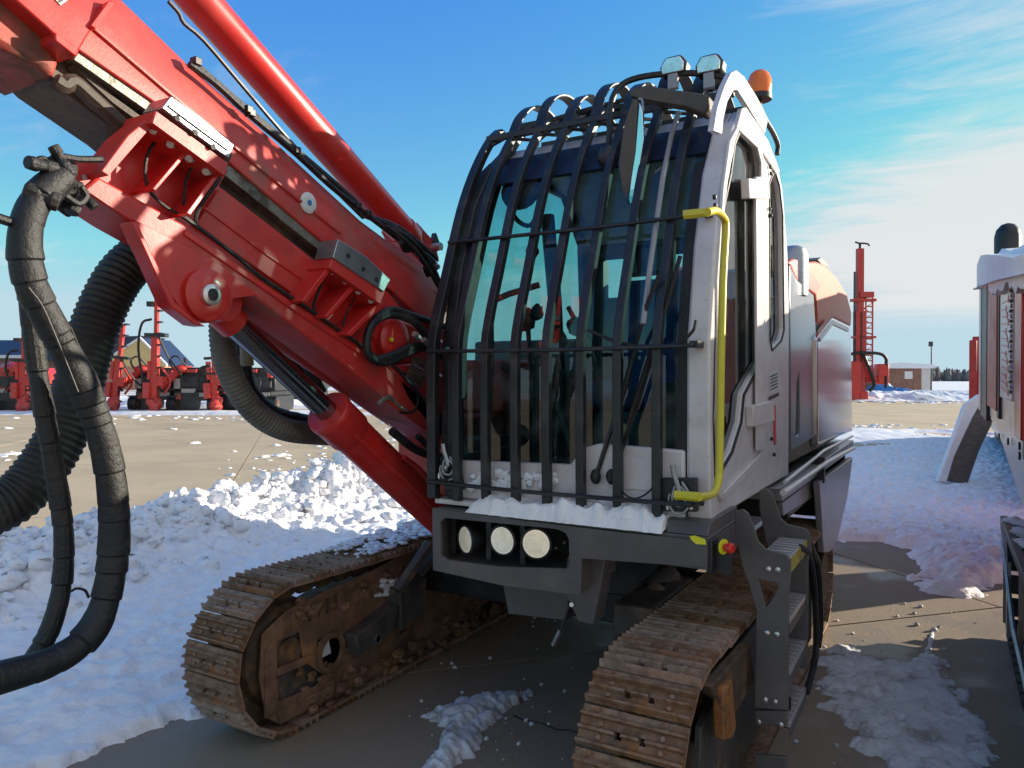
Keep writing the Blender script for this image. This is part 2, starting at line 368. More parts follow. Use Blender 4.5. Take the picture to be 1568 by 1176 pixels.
def root(name, loc, label, cat, group=None, rz=0):
    o = bpy.data.objects.new(name, None); o.empty_display_size = .3; scene.collection.objects.link(o)
    o.location = loc; o.rotation_euler = (0, 0, rz)
    ROOTW[o.name] = Matrix.Translation(loc) @ Matrix.Rotation(rz, 4, 'Z')
    o['label'] = label; o['category'] = cat
    if group: o['group'] = group
    return o
def tag(o, label=None, cat=None, group=None, kind=None):
    for k, v in (('label', label), ('category', cat), ('group', group), ('kind', kind)):
        if v: o[k] = v
    return o
def clone(o, parent, M=None):
    c = o.copy(); scene.collection.objects.link(c)
    if parent: c.parent = parent
    if M is not None: c.matrix_basis = M
    return c
def clone_tree(o, parent=None):
    c = o.copy(); scene.collection.objects.link(c); c.parent = parent
    for ch in list(o.children): clone_tree(ch, c)
    return c

# numpy value noise
def vnoise(x, y, seed):
    rs = np.random.RandomState(seed); T = rs.rand(256, 256)
    xi = np.floor(x).astype(int); yi = np.floor(y).astype(int); fx = x - xi; fy = y - yi
    fx = fx * fx * (3 - 2 * fx); fy = fy * fy * (3 - 2 * fy)
    a = T[xi & 255, yi & 255]; b = T[(xi + 1) & 255, yi & 255]; c = T[xi & 255, (yi + 1) & 255]; d = T[(xi + 1) & 255, (yi + 1) & 255]
    return (a * (1 - fx) + b * fx) * (1 - fy) + (c * (1 - fx) + d * fx) * fy
def fbm(x, y, seed, o=5, g=.5):
    t = 0; a = 1; n = 0
    for i in range(o):
        t = t + a * vnoise(x * 2 ** i + i * 17.3, y * 2 ** i + i * 9.1, seed + i); n += a; a *= g
    return t / n
def cells(x, y, seed):   # distance to the nearest jittered point of a unit grid: lumps
    rs = np.random.RandomState(seed); JX = rs.rand(128, 128); JY = rs.rand(128, 128); H = rs.rand(128, 128)
    xi = np.floor(x).astype(int); yi = np.floor(y).astype(int); best = np.full(x.shape, 9.); hh = np.zeros(x.shape)
    for i in (-1, 0, 1):
        for j in (-1, 0, 1):
            cx = xi + i; cy = yi + j
            d = (cx + JX[cx & 127, cy & 127] - x) ** 2 + (cy + JY[cx & 127, cy & 127] - y) ** 2
            m = d < best; best = np.where(m, d, best); hh = np.where(m, H[cx & 127, cy & 127], hh)
    return np.sqrt(best), hh
def pads(x, y, seed):    # rounded lumps: zero on the cell borders, so they never make cliffs
    rs = np.random.RandomState(seed); JX = rs.rand(128, 128); JY = rs.rand(128, 128); H = rs.rand(128, 128)
    xi = np.floor(x).astype(int); yi = np.floor(y).astype(int); f1 = np.full(x.shape, 9.); f2 = np.full(x.shape, 9.); hh = np.zeros(x.shape)
    for i in (-1, 0, 1):
        for j in (-1, 0, 1):
            cx = xi + i; cy = yi + j
            d = np.sqrt((cx + JX[cx & 127, cy & 127] - x) ** 2 + (cy + JY[cx & 127, cy & 127] - y) ** 2)
            m = d < f1; f2 = np.where(m, f1, np.minimum(f2, d)); f1 = np.where(m, d, f1); hh = np.where(m, H[cx & 127, cy & 127], hh)
    q = np.clip((f2 - f1) * 1.6, 0, 1)
    return np.sqrt(q * (2 - q)) * (.25 + hh)
def sdf(X, Y, poly):     # positive inside
    ins = np.zeros(X.shape, bool); dm = np.full(X.shape, 1e9); n = len(poly)
    for i in range(n):
        (x0, y0), (x1, y1) = poly[i], poly[(i + 1) % n]
        ex, ey = x1 - x0, y1 - y0; L = ex * ex + ey * ey + 1e-12
        t = np.clip(((X - x0) * ex + (Y - y0) * ey) / L, 0, 1)
        dm = np.minimum(dm, (X - x0 - t * ex) ** 2 + (Y - y0 - t * ey) ** 2)
        c = ((y0 > Y) != (y1 > Y)) & (X < ex * (Y - y0) / (ey + 1e-12) + x0); ins ^= c
    return np.where(ins, 1, -1) * np.sqrt(dm)
def heightmesh(name, x0, x1, y0, y1, res, hf, m, zcut=-0.012):
    xs = np.arange(x0, x1 + res, res); ys = np.arange(y0, y1 + res, res)
    X, Y = np.meshgrid(xs, ys, indexing='ij'); Z = hf(X, Y)
    nx, ny = X.shape; keep = Z > zcut
    q = keep[:-1, :-1] | keep[1:, :-1] | keep[1:, 1:] | keep[:-1, 1:]
    I = np.arange(nx * ny).reshape(nx, ny)
    f = np.stack([I[:-1, :-1][q], I[1:, :-1][q], I[1:, 1:][q], I[:-1, 1:][q]], 1)
    used = np.unique(f); re = np.full(nx * ny, -1); re[used] = np.arange(len(used))
    V = np.stack([X.ravel(), Y.ravel(), np.maximum(Z.ravel(), -.03)], 1)[used]; f = re[f]
    me = bpy.data.meshes.new(name); me.vertices.add(len(V)); me.vertices.foreach_set('co', V.ravel().astype('f'))
    me.loops.add(f.size); me.loops.foreach_set('vertex_index', f.ravel().astype('i'))
    me.polygons.add(len(f)); me.polygons.foreach_set('loop_start', (np.arange(len(f)) * 4).astype('i')); me.polygons.foreach_set('loop_total', np.full(len(f), 4, 'i'))
    me.polygons.foreach_set('use_smooth', np.ones(len(f), bool)); me.update(calc_edges=True); me.validate(); me.materials.append(m)
    o = bpy.data.objects.new(name, me); scene.collection.objects.link(o); return o
# ================================================================== SETTING
g = MB(); g.box(-1500, 1500, -1500, 1500, -.4, -.055)
tag(g.build('ground', GROUND), 'open ground of the equipment yard running to the horizon', 'ground', kind='structure')
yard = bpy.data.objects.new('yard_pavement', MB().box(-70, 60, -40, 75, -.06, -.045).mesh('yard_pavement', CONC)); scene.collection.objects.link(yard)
tag(yard, 'tan concrete yard pavement, damp under the machines', 'pavement', kind='structure')
# slabs laid at 46 degrees, open joints between them
SL = 6.0; ang = R(46.5)
o0 = Vector((hit(330, 780, z=0).x, hit(330, 780, z=0).y, 0))
sm = MB(); sm.box(-SL / 2 + .009, SL / 2 - .009, -SL / 2 + .009, SL / 2 - .009, -.044, 0)
slab_me = sm.mesh('concrete_slab', CONC, smooth=False)
ca, sa = math.cos(ang), math.sin(ang)
for i in range(-9, 12):
    for j in range(-5, 14):
        u = (j + .5) * SL - 0; w = (i + .5) * SL
        c = o0 + Vector((ca * u - sa * w, sa * u + ca * w, 0))
        cr = c.x * math.cos(R(30.3)) + c.y * math.sin(R(30.3)); dep = -c.x * math.sin(R(30.3)) + c.y * math.cos(R(30.3))
        if dep < -9 or dep > 52 or abs(cr) > .8 * max(dep, 0) + 12: continue
        s = bpy.data.objects.new('concrete_slab', slab_me); scene.collection.objects.link(s); s.parent = yard
        s.location = c; s.rotation_euler = (0, 0, ang)
# a crack across the damp slab between the tracks
k = MB(); cp = [hit(*p, z=0) for p in ((786, 1096), (800, 1103), (830, 1108), (852, 1118), (875, 1119), (896, 1128))]
random.seed(3)
for a, b in zip(cp[:-1], cp[1:]):
    dd = (b - a).normalized(); n_ = Vector((-dd.y, dd.x, 0)) * .006
    k.add([a + n_ + Vector((0, 0, .003)), a - n_ + Vector((0, 0, .003)), b - n_ * .8 + Vector((0, 0, .003)), b + n_ * .8 + Vector((0, 0, .003))], [(0, 1, 2, 3)])
k.build('pavement_crack', BLACK, yard)

# ------------------------------------------------------------------ snow
left_poly = [(-3.32, 1.0), (-3.22, 2.0), (-3.2, 3.5), (-3.3, 6.2), (-4.2, 8.3), (-5.6, 9.2), (-6.8, 8.4), (-6.9, 6.4), (-6.75, 4.5), (-6.9, 2.5), (-8.2, .6), (-12, -1), (-12, -4), (-3.0, -4), (-2.45, .4), (-2.5, 1.3), (-2.8, 1.75)]
def hleft(X, Y):
    wob = (fbm(X * 1.6, Y * 1.6, 5) - .5) * .55 + (fbm(X * 7, Y * 7, 6, 6, .7) - .5) * .35
    s = sdf(X, Y, left_poly) + wob
    e = np.clip(s / .10, 0, 1); e = e * e * (3 - 2 * e)
    base = .035 + .045 * fbm(X * 1.3, Y * 1.3, 11)
    foot, hh = cells(X * 4.2, Y * 4.2, 21)
    base += .055 * fbm(X * 6, Y * 6, 31) - .035 * np.clip(1 - foot / .33, 0, 1) ** .5 * (hh > .35)
    c3, g3 = cells(X * 11 + 3, Y * 8, 37); base += .022 * np.sqrt(np.clip(1 - (c3 / .6) ** 2, 0, 1)) * g3 + .018 * fbm(X * 22, Y * 22, 39, 3)
    clump = (cells(X * 9, Y * 9, 91)[1] * np.clip(.55 - cells(X * 9, Y * 9, 91)[0], 0, .55)) * .09 * np.clip(fbm(X * .9, Y * .9, 93) * 3 - 1.2, 0, 1)
    base += clump
    base += (.030 * pads(X * 7, Y * 5, 33) + .018 * pads(X * 15, Y * 12, 35)) * np.clip(fbm(X * 1.2, Y * 1.2, 36) * 3 - .9, .25, 1)
    # ploughed berm
    cx = -6.25 + .25 * np.sin(Y * .9)
    cx = np.where(Y < 3, cx - .35 * (3 - Y) ** 1.3, cx)
    cx = np.where(Y > 7.2, cx + .45 * (Y - 7.2), cx)
    t = np.abs(X - cx) / 1.0
    amp = .20 + .25 * np.exp(-((Y - 6.9) / 1.1) ** 2) + .10 * np.exp(-((Y - 4.6) / 1.0) ** 2) + .12 * np.exp(-((Y - 2.4) / 1.2) ** 2)
    rg = np.exp(-(t * 1.45) ** 2) * amp
    wx = X + .10 * (fbm(X * 5, Y * 5, 61) - .5); wy = Y + .10 * (fbm(X * 5, Y * 5, 63) - .5)
    lump = pads(wx * 2.6 + 7, wy * 2.6, 41) * .36 + pads(wx * 6.5, wy * 6.5, 43) * .26 + pads(wx * 15, wy * 15, 45) * .13 + pads(wx * 30, wy * 30, 47) * .05
    rg = rg * (.50 + 1.0 * lump + .45 * fbm(X * 3, Y * 3, 51))
    near = np.clip(1 - t / 1.6, 0, 1)
    rg += near * lump * .12
    e2 = .25 + .75 * np.clip(s / .7, 0, 1) ** .8
    return e * (base * e2 + rg) - (1 - e) * .03
sl = heightmesh('snow_field', -9.5, -2.2, -.2, 9.8, .021, hleft, SNOW)
tag(sl, 'trodden snow and lumpy ploughed ridge left of the red drill rig', 'snow', kind='stuff')

def patch(name, poly, h, label, m=SNOW, seed=1, wobA=.3, res=.022, rough=1.0, edge=.12, lumps=.5, wf=2.5):
    P = np.array(poly); x0, y0 = P.min(0) - .35; x1, y1 = P.max(0) + .35
    def hf(X, Y):
        s = sdf(X, Y, poly) + (fbm(X * wf, Y * wf, seed, 6, .6) - .5) * wobA
        e = np.clip(s / edge, 0, 1); e = e * e * (3 - 2 * e)
        e2 = .3 + .7 * np.clip(s / .35, 0, 1)
        b = h * (.35 + .65 * fbm(X * 2.4, Y * 2.4, seed + 9)) + .03 * (fbm(X * 20, Y * 20, seed + 11, 3) - .5) - .10 * np.clip(fbm(X * 5, Y * 5, seed + 13) - .60, 0, 1) + rough * (.03 * fbm(X * 9, Y * 9, seed + 7) + lumps * (pads(X * 7, Y * 7, seed + 3) * .018 + pads(X * 16, Y * 16, seed + 5) * .010)) - .01
        return e * b * e2 - (1 - e) * .02
    return tag(heightmesh(name, x0, x1, y0, y1, res, hf, m), label, 'snow', kind='stuff')
patch('snow_patch', gr([(640, 1096), (700, 1078), (770, 1062), (826, 1052), (822, 1066), (790, 1086), (768, 1100), (752, 1135), (700, 1176), (700, 1300), (600, 1300), (640, 1176), (668, 1130)]), .07,
      'small dirty snow patch on the damp concrete between the two tracks', SNOWD, 71, wobA=.24, res=.011, edge=.06, wf=7, lumps=3.0)
patch('snow_patch', gr([(1262, 1000), (1300, 992), (1360, 1012), (1428, 1008), (1462, 1040), (1490, 1080), (1518, 1130), (1530, 1176), (1560, 1420), (1380, 1420), (1325, 1176), (1290, 1120), (1272, 1075), (1250, 1050)]), .018,
      'broken snow patch on the ground right of the access ladder', SNOWD, 81, wobA=.42, res=.011, edge=.06, lumps=2.2, wf=9)
patch('snow_patch', gr([(1418, 962), (1440, 962), (1434, 990), (1428, 1008), (1410, 1008)]), .04, 'thin finger of snow between the two machines, behind the broken patch', SNOWD, 85, wobA=.06, res=.012, edge=.04)
patch('snow_patch', gr([(1100, 700), (1305, 690), (1470, 674), (1620, 676), (1640, 760), (1650, 880), (1545, 905), (1520, 922), (1415, 915), (1405, 880), (1375, 842), (1340, 834), (1280, 828), (1180, 800)]), .09,
      'wide blue-shaded snow between the rig and the machine parked at right', SNOW, 87, wobA=.5, res=.028, edge=.2, lumps=2.6, wf=3.5)
# loose lumps on the ploughed ridge
random.seed(11)
ch = MB()
for i in range(1000):
    y = random.uniform(1.0, 8.6); cx = -6.25 + .25 * math.sin(y * .9) - (.35 * (3 - y) ** 1.3 if y < 3 else 0) + (.45 * (y - 7.2) if y > 7.2 else 0)
    x = cx + random.gauss(.15, .42)
    z = float(hleft(np.array([[x]]), np.array([[y]]))[0, 0]) if i % 1 == 0 else .1
    if z < .05: continue
    r = random.choice((.02, .03, .035, .05, .07)) * random.uniform(.7, 1.3)
    ch.blob((x, y, z + r * .15), (r * random.uniform(.8, 1.5), r * random.uniform(.8, 1.4), r * random.uniform(.6, 1)), i, .24, 8, 6)
tag(ch.build('snow_clods', SNOW, ang=80), 'loose clods of snow lying on the ploughed ridge', 'snow', kind='stuff')
ch = MB()
for px, py, r in ((1262, 992, 3), (1284, 992, 4.5), (1313, 1000, 4), (1404, 958, 3.5), (1431, 966, 4), (1432, 1012, 5), (1452, 1022, 3), (505 / 3.92 + 700, 680 / 3.92 + 876, 3), (797, 942, 2), (850, 952, 2), (1400, 940, 2.5), (1385, 925, 2), (645, 1075, 3), (840, 1110, 2.5), (1410, 930, 3), (1300, 1020, 3)):
    h_ = hit(px, py, z=0); d_ = (h_ - CAMP).length; q = r / F * d_
    ch.blob((h_.x, h_.y, q * .5), (q, q, q * .7), int(px), .2)
for i in range(130):
    px = random.choice((random.gauss(1300, 60), random.gauss(1440, 50), random.gauss(740, 70), random.uniform(620, 880))); py = random.uniform(930, 1170); h_ = hit(px, py, z=0)
    q = random.choice((.003, .004, .006, .012)) * random.uniform(.7, 1.3); ch.blob((h_.x, h_.y, q * .4), (q, q, q * .7), i, .3, 5, 4)
tag(ch.build('snow_crumbs', SNOWD, smooth=False), 'crumbs of snow scattered on the damp concrete', 'snow', kind='stuff')

# thin crusts of snow on the lit yard: scattered flecks
ch = MB()
random.seed(5)
for (a, b, c_, d_, n) in ((415, 640, 650, 720, 60), (330, 480, 690, 735, 20), (0, 40, 690, 705, 9), (130, 420, 636, 645, 40), (1305, 1480, 650, 690, 90), (1306, 1480, 608, 618, 70), (0, 640, 640, 660, 14)):
    for i in range(n):
        px, py = random.uniform(a, b), random.uniform(c_, d_); h_ = hit(px, py, z=0); dd = (h_ - CAMP).length; q = random.uniform(1, 5) / F * dd
        ch.blob((h_.x, h_.y, 0), (q * 1.3, q * 1.3, min(.05, q * .5)), i, .4, 7, 4)
for (px, py, q) in ((299, 679, 6), (10, 697, 14), (430, 698, 10), (405, 700, 6)):
    h_ = hit(px, py, z=0); dd = (h_ - CAMP).length; q *= dd / F; ch.blob((h_.x, h_.y, 0), (q, q * 1.6, .05), py, .3)
tag(ch.build('snow_flecks', SNOW), 'flecks of old snow on the sunlit concrete', 'snow', kind='stuff')

TH = R(30.3)
def G(px, d, z=0): p = hit(px, 578, d=d); return Vector((p.x, p.y, z))
def strip(name, px0, px1, d0, d1, h, label, seed, ext=0):
    A, B = G(px0, d0), G(px1, d0); c, s_ = math.cos(TH), math.sin(TH); wdt = (B - A).length; dep = d1 - d0
    xs = np.linspace(-ext, wdt + ext, 180); ys = np.linspace(0, dep, 40); m = MB(); V = []
    X, Y = np.meshgrid(xs, ys, indexing='ij')
    e = np.clip(np.minimum(Y, dep - Y) / (dep * .15), 0, 1) * np.clip((fbm(X * .4, Y * .4, seed) - .28) * 6, 0, 1)
    Z = e * h * (.3 + fbm(X * .8, Y * .8, seed + 2) + .5 * fbm(X * 4, Y * 4, seed + 3)) - .03 * (1 - e)
    V = [A + Vector((c * x - s_ * y, s_ * x + c * y, z)) for x, y, z in zip(X.ravel(), Y.ravel(), Z.ravel())]
    I = lambda i, j: i * 40 + j
    m.add(V, [(I(i, j), I(i + 1, j), I(i + 1, j + 1), I(i, j + 1)) for i in range(179) for j in range(39)])
    tag(m.build(name, SNOWF), label, 'snow', kind='stuff')
strip('snow_strip', -60, 640, 33.5, 37, .10, 'low strip of snow in front of the parked rigs at far left', 3)
strip('snow_strip', -60, 700, 40, 60, .30, 'snow lying behind and under the far left rigs', 4)
strip('snow_strip', 1290, 1640, 54, 70, .45, 'snow bank behind the yard at far right', 9)
strip('snow_strip', 1290, 1640, 19, 24.5, .08, 'sunlit snow strip across the yard at right', 14)
ff = MB(); ff.box(-400, 500, 100, 900, -.06, -.02, Matrix.Rotation(TH, 4, 'Z'))
tag(ff.build('snow_covered_field', SNOWF), 'flat snow-covered field beyond the yard', 'field', kind='structure')

# far woods
random.seed(21)
w = MB()
for i in range(2600):
    px = random.uniform(-200, 1800); d = random.uniform(330, 380)
    hpx = 12 + 4 * math.sin(px * .013) + 3 * math.sin(px * .05) + random.uniform(-3, 3); hgt = hpx / F * d * 1.1
    p = G(px, d); r = random.uniform(.7, 1.7)
    w.blob((p.x, p.y, hgt * .55), (r * .8, r * .8, hgt * .6), i, .45, 6, 5)
    if i % 3 == 0: w.box(p.x - .12, p.x + .12, p.y - .12, p.y + .12, 0, hgt * 1.35)
tag(w.build('far_woodland', WOODS, smooth=False), 'bare winter woods along the horizon', 'woods', kind='stuff')

# ------------------------------------------------------------------ buildings
def local_root(name, px, d, label, cat, group=None, yaw=0): 
    return root(name, G(px, d), label, cat, group, TH + yaw)
b = local_root('warehouse', 160, 112, 'long brick warehouse with navy metal roof behind the rigs at far left', 'building')
mpx = 112 / F
m = MB(); m.box(-30, 0, 0, 11, 0, 1.7 + 31 * mpx); m.build('wall', BRICK, b, local=True)
zr0, zr1 = 1.7 + 33 * mpx, 1.7 + 60 * mpx
m = MB(); m.prism([(-.5, zr0), (5.5, zr1), (11.5, zr0), (11.5, zr0 - .2), (-.5, zr0 - .2)], 'x', -30, -.05); m.build('roof', NAVY, b, local=True)
m = MB(); m.box(-30, 0, -.62, -.52, zr0 - .35, zr0 + .12); m.build('gutter', TRIM, b, local=True)
for i in range(5):
    m = MB(); m.box(-27 + i * 5.5, -25.6 + i * 5.5, -.06, .04, 1.4, 3.0); m.build('window', SCRN, b, local=True)
b = local_root('gabled_building', 160, 104, 'brick building with pale yellow gable end behind the black rigs', 'building', yaw=0)
mpx = 104 / F; WD = 92 * mpx
m = MB(); m.box(0, WD, 0, 9, 0, 1.7 + 17 * mpx); m.build('brick_wall', BRICKO, b, local=True)
zb, zt = 1.7 + 17 * mpx, 1.7 + 59 * mpx; wm = WD * .60
m = MB(); m.prism([(0, zb), (WD, zb), (WD, zb + .3), (wm, zt), (0, zb + .5)], 'y', .0, 8.9); m.build('gable', GABY, b, local=True)
m = MB()
m.prism([(-.4, zb + .25), (wm, zt - .05), (WD + .4, zb + .0), (WD + .4, zb + .35), (wm, zt + .3), (-.4, zb + .6)], 'y', -.3, .12)
m.build('roof_trim', TRIM, b, local=True)
m = MB(); m.prism([(wm, zt + .2), (WD + .3, zb + .25), (WD + .3, zb + .05), (wm, zt)], 'y', .13, 9.0); m.prism([(-9.0, zt - .1), (wm - .15, zt + .47), (-.35, zb + .8), (-9, zb + .8)], 'y', .3, 8); m.build('roof', NAVY, b, local=True)
b = local_root('low_brick_building', 1345, 84, 'low brown brick building with snowy flat roof at far right', 'building')
mpx = 84 / F
m = MB(); m.box(0, 66 * mpx, 0, 7, 0, 1.7 + 14 * mpx); m.build('wall', BRICK, b, local=True)
m = MB(); m.box(66 * mpx, 84 * mpx, .5, 7, 0, 1.7 + 16 * mpx); m.build('white_annex', TRIM, b, local=True)
m = MB(); m.prism([(-.3, 1.7 + 14 * mpx), (84 * mpx, 1.7 + 14 * mpx), (84 * mpx, 1.7 + 20 * mpx), (30 * mpx, 1.7 + 23 * mpx), (-.3, 1.7 + 20 * mpx)], 'y', -.3, 7.2); m.build('snowy_roof', SNOWF, b, local=True)
m = MB(); m.box(40 * mpx, 52 * mpx, -.05, .05, 1.55, 2.4); m.build('window', TRIM, b, local=True)
b = local_root('light_pole', 1426, 84, 'slim dark light pole beside the low brick building', 'light pole')
m = MB(); m.cyl((0, 0, 0), (0, 0, 5.3), .09, 8, .06); m.build('pole', POLE, b, local=True)
m = MB(); m.box(-.28, .12, -.1, .1, 5.2, 5.75); m.build('lamp_head', POLE, b, local=True)
b = local_root('utility_pole', 187, 90, 'thin grey utility pole behind the navy-roofed warehouse', 'pole')
m = MB(); m.cyl((0, 0, 0), (0, 0, 8.9), .14, 8, .1); m.build('pole', POLE, b, local=True)
m = MB(); m.box(-.9, .9, -.06, .06, 8.0, 8.15); m.build('crossarm', POLE, b, local=True)
for px, w_, h_, lb in ((1350, 1.1, 1.2, 'blue tarpaulin bundle in front of the low brick building, left one'), (1372, 1.6, .7, 'low blue tarpaulin bundle in front of the low brick building, right one')):
    b = MB(); p = G(px, 66)
    b.blob((p.x, p.y, h_ * .45), (w_, w_ * .6, h_ * .65), px, .18, 10, 7); tag(b.build('tarpaulin_bundle', BLUE), lb, 'tarpaulin')

# ------------------------------------------------------------------ parked rigs in the distance
def far_track(b, x0, x1, y0, y1, h, col=BLACK):
    m = MB(); r = h / 2; pr = []
    for i in range(9): a = math.pi / 2 + math.pi * i / 8; pr.append((y0 + r + r * math.cos(a), r + r * math.sin(a)))
    for i in range(9): a = -math.pi / 2 + math.pi * i / 8; pr.append((y1 - r + r * math.cos(a), r + r * math.sin(a)))
    m.prism(pr, 'x', x0, x1)
    for i in range(int((y1 - y0) / .3)): m.box(x0 - .02, x1 + .02, y0 + .1 + i * .3, y0 + .22 + i * .3, h - .02, h + .04)
    m.build('crawler_track', col, b, local=True)
    m = MB(); m.cyl((x0 - .03, y0 + r, r), (x1 + .03, y0 + r, r), r * .6, 12); m.build('idler', RUSTD, b, local=True)
def far_rig(px, d, label, mast=0, mx=0, lean=0, flip=1, body=True, arm=True, scale=1, hood=BLACK):
    b = local_root('parked_drill_rig', px, d, label, 'drill rig', 'red drill rigs parked in the distance')
    f = flip
    if body:
        for s_ in (-1, 1):
            far_track(b, f * 1.5 + s_ * 1.0 - .2, f * 1.5 + s_ * 1.0 + .2, 0, 3.2, .75)
        m = MB(); m.box(f * 1.5 - .9, f * 1.5 + .9, .3, 4.2, .55, 1.0); m.build('chassis', BLACK, b, local=True)
        m = MB(); m.prism([(f * 1.5 - 1.0, 1.0), (f * 1.5 + 1.05, 1.0), (f * 1.5 + 1.05, 1.9), (f * 1.5 + .8, 2.2), (f * 1.5 - .75, 2.2), (f * 1.5 - 1.0, 1.9)], 'y', .5, 4.4); m.build('engine_hood', hood, b, local=True, bevel=.05)
        m = MB(); m.box(f * 1.5 - .7, f * 1.5 + .7, .38, .5, 1.25, 1.75); m.build('grille', INT, b, local=True)
        m = MB(); m.box(f * 1.5 - .55, f * 1.5 + .15, .28, .4, .95, 1.15); m.build('bumper_plate', GREYL, b, local=True)
        m = MB(); m.cyl((f * 1.5 + .6, 2.6, 2.2), (f * 1.5 + .6, 2.6, 2.75), .09, 8); m.build('exhaust_pipe', BLACK, b, local=True)
        for k_, (x_, z_, w_, h_, mt_) in enumerate(((-.9, 1.15, .3, .5, GREYL), (.55, 1.2, .35, .3, INT), (-.3, 1.95, .5, .16, REDM), (.35, .75, .5, .2, GREYL), (-.85, .62, .3, .3, REDD), (.75, 1.7, .2, .35, REDM))):
            m = MB(); m.box(f * 1.5 + x_, f * 1.5 + x_ + w_, .22, .42, z_, z_ + h_); m.build('body_fitting', mt_, b, local=True)
        m = MB(); m.tube([(f * 1.5 - .8, .3, 1.9), (f * 1.5 - 1.05, .1, 2.5), (f * 1.5 - .7, .1, 2.75), (f * 1.5 - .3, .4, 2.2)], .045, 6, 4); m.tube([(f * 1.5 + .2, .2, 1.9), (f * 1.5 + .5, -.1, 1.4), (f * 1.5 + .2, -.1, .8)], .04, 6, 4); m.build('hose', RUBB, b, local=True)
    if mast:
        m = MB(); M = Matrix.Translation((mx, -.4, 0)) @ Matrix.Rotation(lean, 4, 'Y')
        m.box(-.20, .10, -.15, .15, .35, mast * .62, M); m.box(-.09, .07, -.1, .1, mast * .62, mast, M)
        m.build('feed_mast', REDM, b, local=True)
        m = MB()
        for i in range(int(mast / .55)): m.box(.10, .26, -.12, .12, .5 + i * .55, .58 + i * .55, M)
        m.build('mast_rungs', BLACK, b, local=True)['kind'] = 'stuff'
        for q_ in ((-.5, .5, -.22, .2, mast * .60, mast * .63), (-.42, -.1, -.2, .1, mast * .84, mast * .88)): m = MB(); m.box(*q_, M); m.build('mast_bracket', BLACK, b, local=True)
        m = MB(); m.blob(M @ Vector((0, -.15, .36)), (.34, .3, .40), int(px), .3, 9, 7); m.box(-.50, -.2, -.3, .2, .7, 1.45, M); m.box(.12, .42, -.2, .2, 1.3, 1.75, M); m.box(-.34, -.2, -.2, .1, 1.6, 2.5, M); m.tube([M @ Vector((.25, 0, 2.2)), M @ Vector((.55, .3, 1.5)), M @ Vector((.3, .2, .9))], .06, 6, 4); m.build('rock_drill', REDM, b, local=True)
        m = MB(); m.tube([M @ Vector(q) for q in ((-.15, -.2, mast * .74), (-.6, -.25, mast * .70), (-.75, -.25, mast * .5), (-.5, -.2, 1.4), (-.3, -.2, .9))], .06, 6, 5)
        m.tube([M @ Vector(q) for q in ((.2, -.2, mast * .6), (.6, -.1, mast * .45), (1.0, .2, mast * .33), (1.2, .6, 1.5))], .05, 6, 5); m.build('hose', RUBB, b, local=True)
    if arm:
        m = MB(); m.tube([(mx + .1, -.2, 1.2), (f * 1.0, .6, 2.15), (f * 1.4, 1.4, 1.6)], .17, 8, 4); m.blob((f * .9, .3, 2.1), (.35, .3, .25), 4, .15); m.build('boom_arm', REDM, b, local=True)
    if scale != 1: b.scale = (scale,) * 3
    return b
far_rig(46, 36.5, 'red drill rig with short mast behind the black hoses, leftmost of the far row', 4.1, 0, 0, -1, hood=RED)
far_rig(185, 37.5, 'black-hooded drill rig with leaning red mast, in front of the yellow gable', 4.4, -.1, R(6), 1)
far_rig(244, 36.5, 'drill rig with the tallest thin red mast, right of the yellow gable', 6.1, 0, R(1), 1)
far_rig(338, 37.0, 'drill rig with short upright red feed, rightmost of the far left row', 3.1, 0, R(-4), 1)
far_rig(420, 48.0, 'drill rig half hidden behind the grey corrugated hose and the boom', 2.2, 0, 0, 1)
b = root('compact_red_machine', G(14, 40), 'rounded red and white machine at the left edge of the yard', 'machine', None, TH)
m = MB(); m.blob((0, 1, 1.75), (1.25, 1.2, .85), 3, .08, 12, 8); m.build('hood', RED, b, local=True)
m = MB(); m.box(-1.2, 1.1, .1, 2.2, .7, 1.35); m.build('body', TRIM, b, local=True, bevel=.08)
for x in (-.9, .1, .9):
    m = MB(); m.cyl((x, -.1, .36), (x, .2, .36), .36, 14); m.build('wheel', RUBB, b, local=True)
# tall-masted rig far right
b = local_root('tall_mast_drill_rig', 1316, 55, 'far red drill rig with very tall vertical mast right of the grey hood', 'drill rig')
mp_ = 55 / F
m = MB(); m.box(-.36, .30, -.3, .3, .1, 6.6); m.box(-.22, .22, -.2, .2, 6.6, 11.2); m.build('feed_mast', REDM, b, local=True)
m = MB(); m.box(.34, .95, -.25, .25, 2.2, 6.9)
lad = MB()
for s_ in (.45, .95): lad.box(s_ - .04, s_ + .04, -.05, .05, 1.6, 7.6)
for i in range(15): lad.box(.45, .95, -.04, .04, 1.7 + i * .4, 1.78 + i * .4)
lad.build('mast_ladder', REDM, b, local=True)
for i in range(7):
    m = MB(); m.tube([(.30, 0, 2.0 + i * .8), (.95, 0, 2.4 + i * .8), (.30, 0, 2.8 + i * .8)], .04, 5); m.build('mast_brace', REDM, b, local=True)
m = MB(); m.box(-.42, -.36, -.1, .1, 1.0, 9.5); m.build('feed_chain_guide', BLACK, b, local=True)
m = MB(); m.box(-.05, .03, -.36, -.30, 1.0, 6.5); m.build('drill_rod', INT, b, local=True)
for q_ in ((-.6, 1.1, -.3, .3, 7.3, 7.5), (-.1, .9, -.35, .35, 7.6, 8.0), (-.5, 1.1, -.3, .3, 4.6, 4.75), (-.5, 1.0, -.3, .3, 3.4, 3.5)): m = MB(); m.box(*q_); m.build('mast_bracket', REDM, b, local=True)
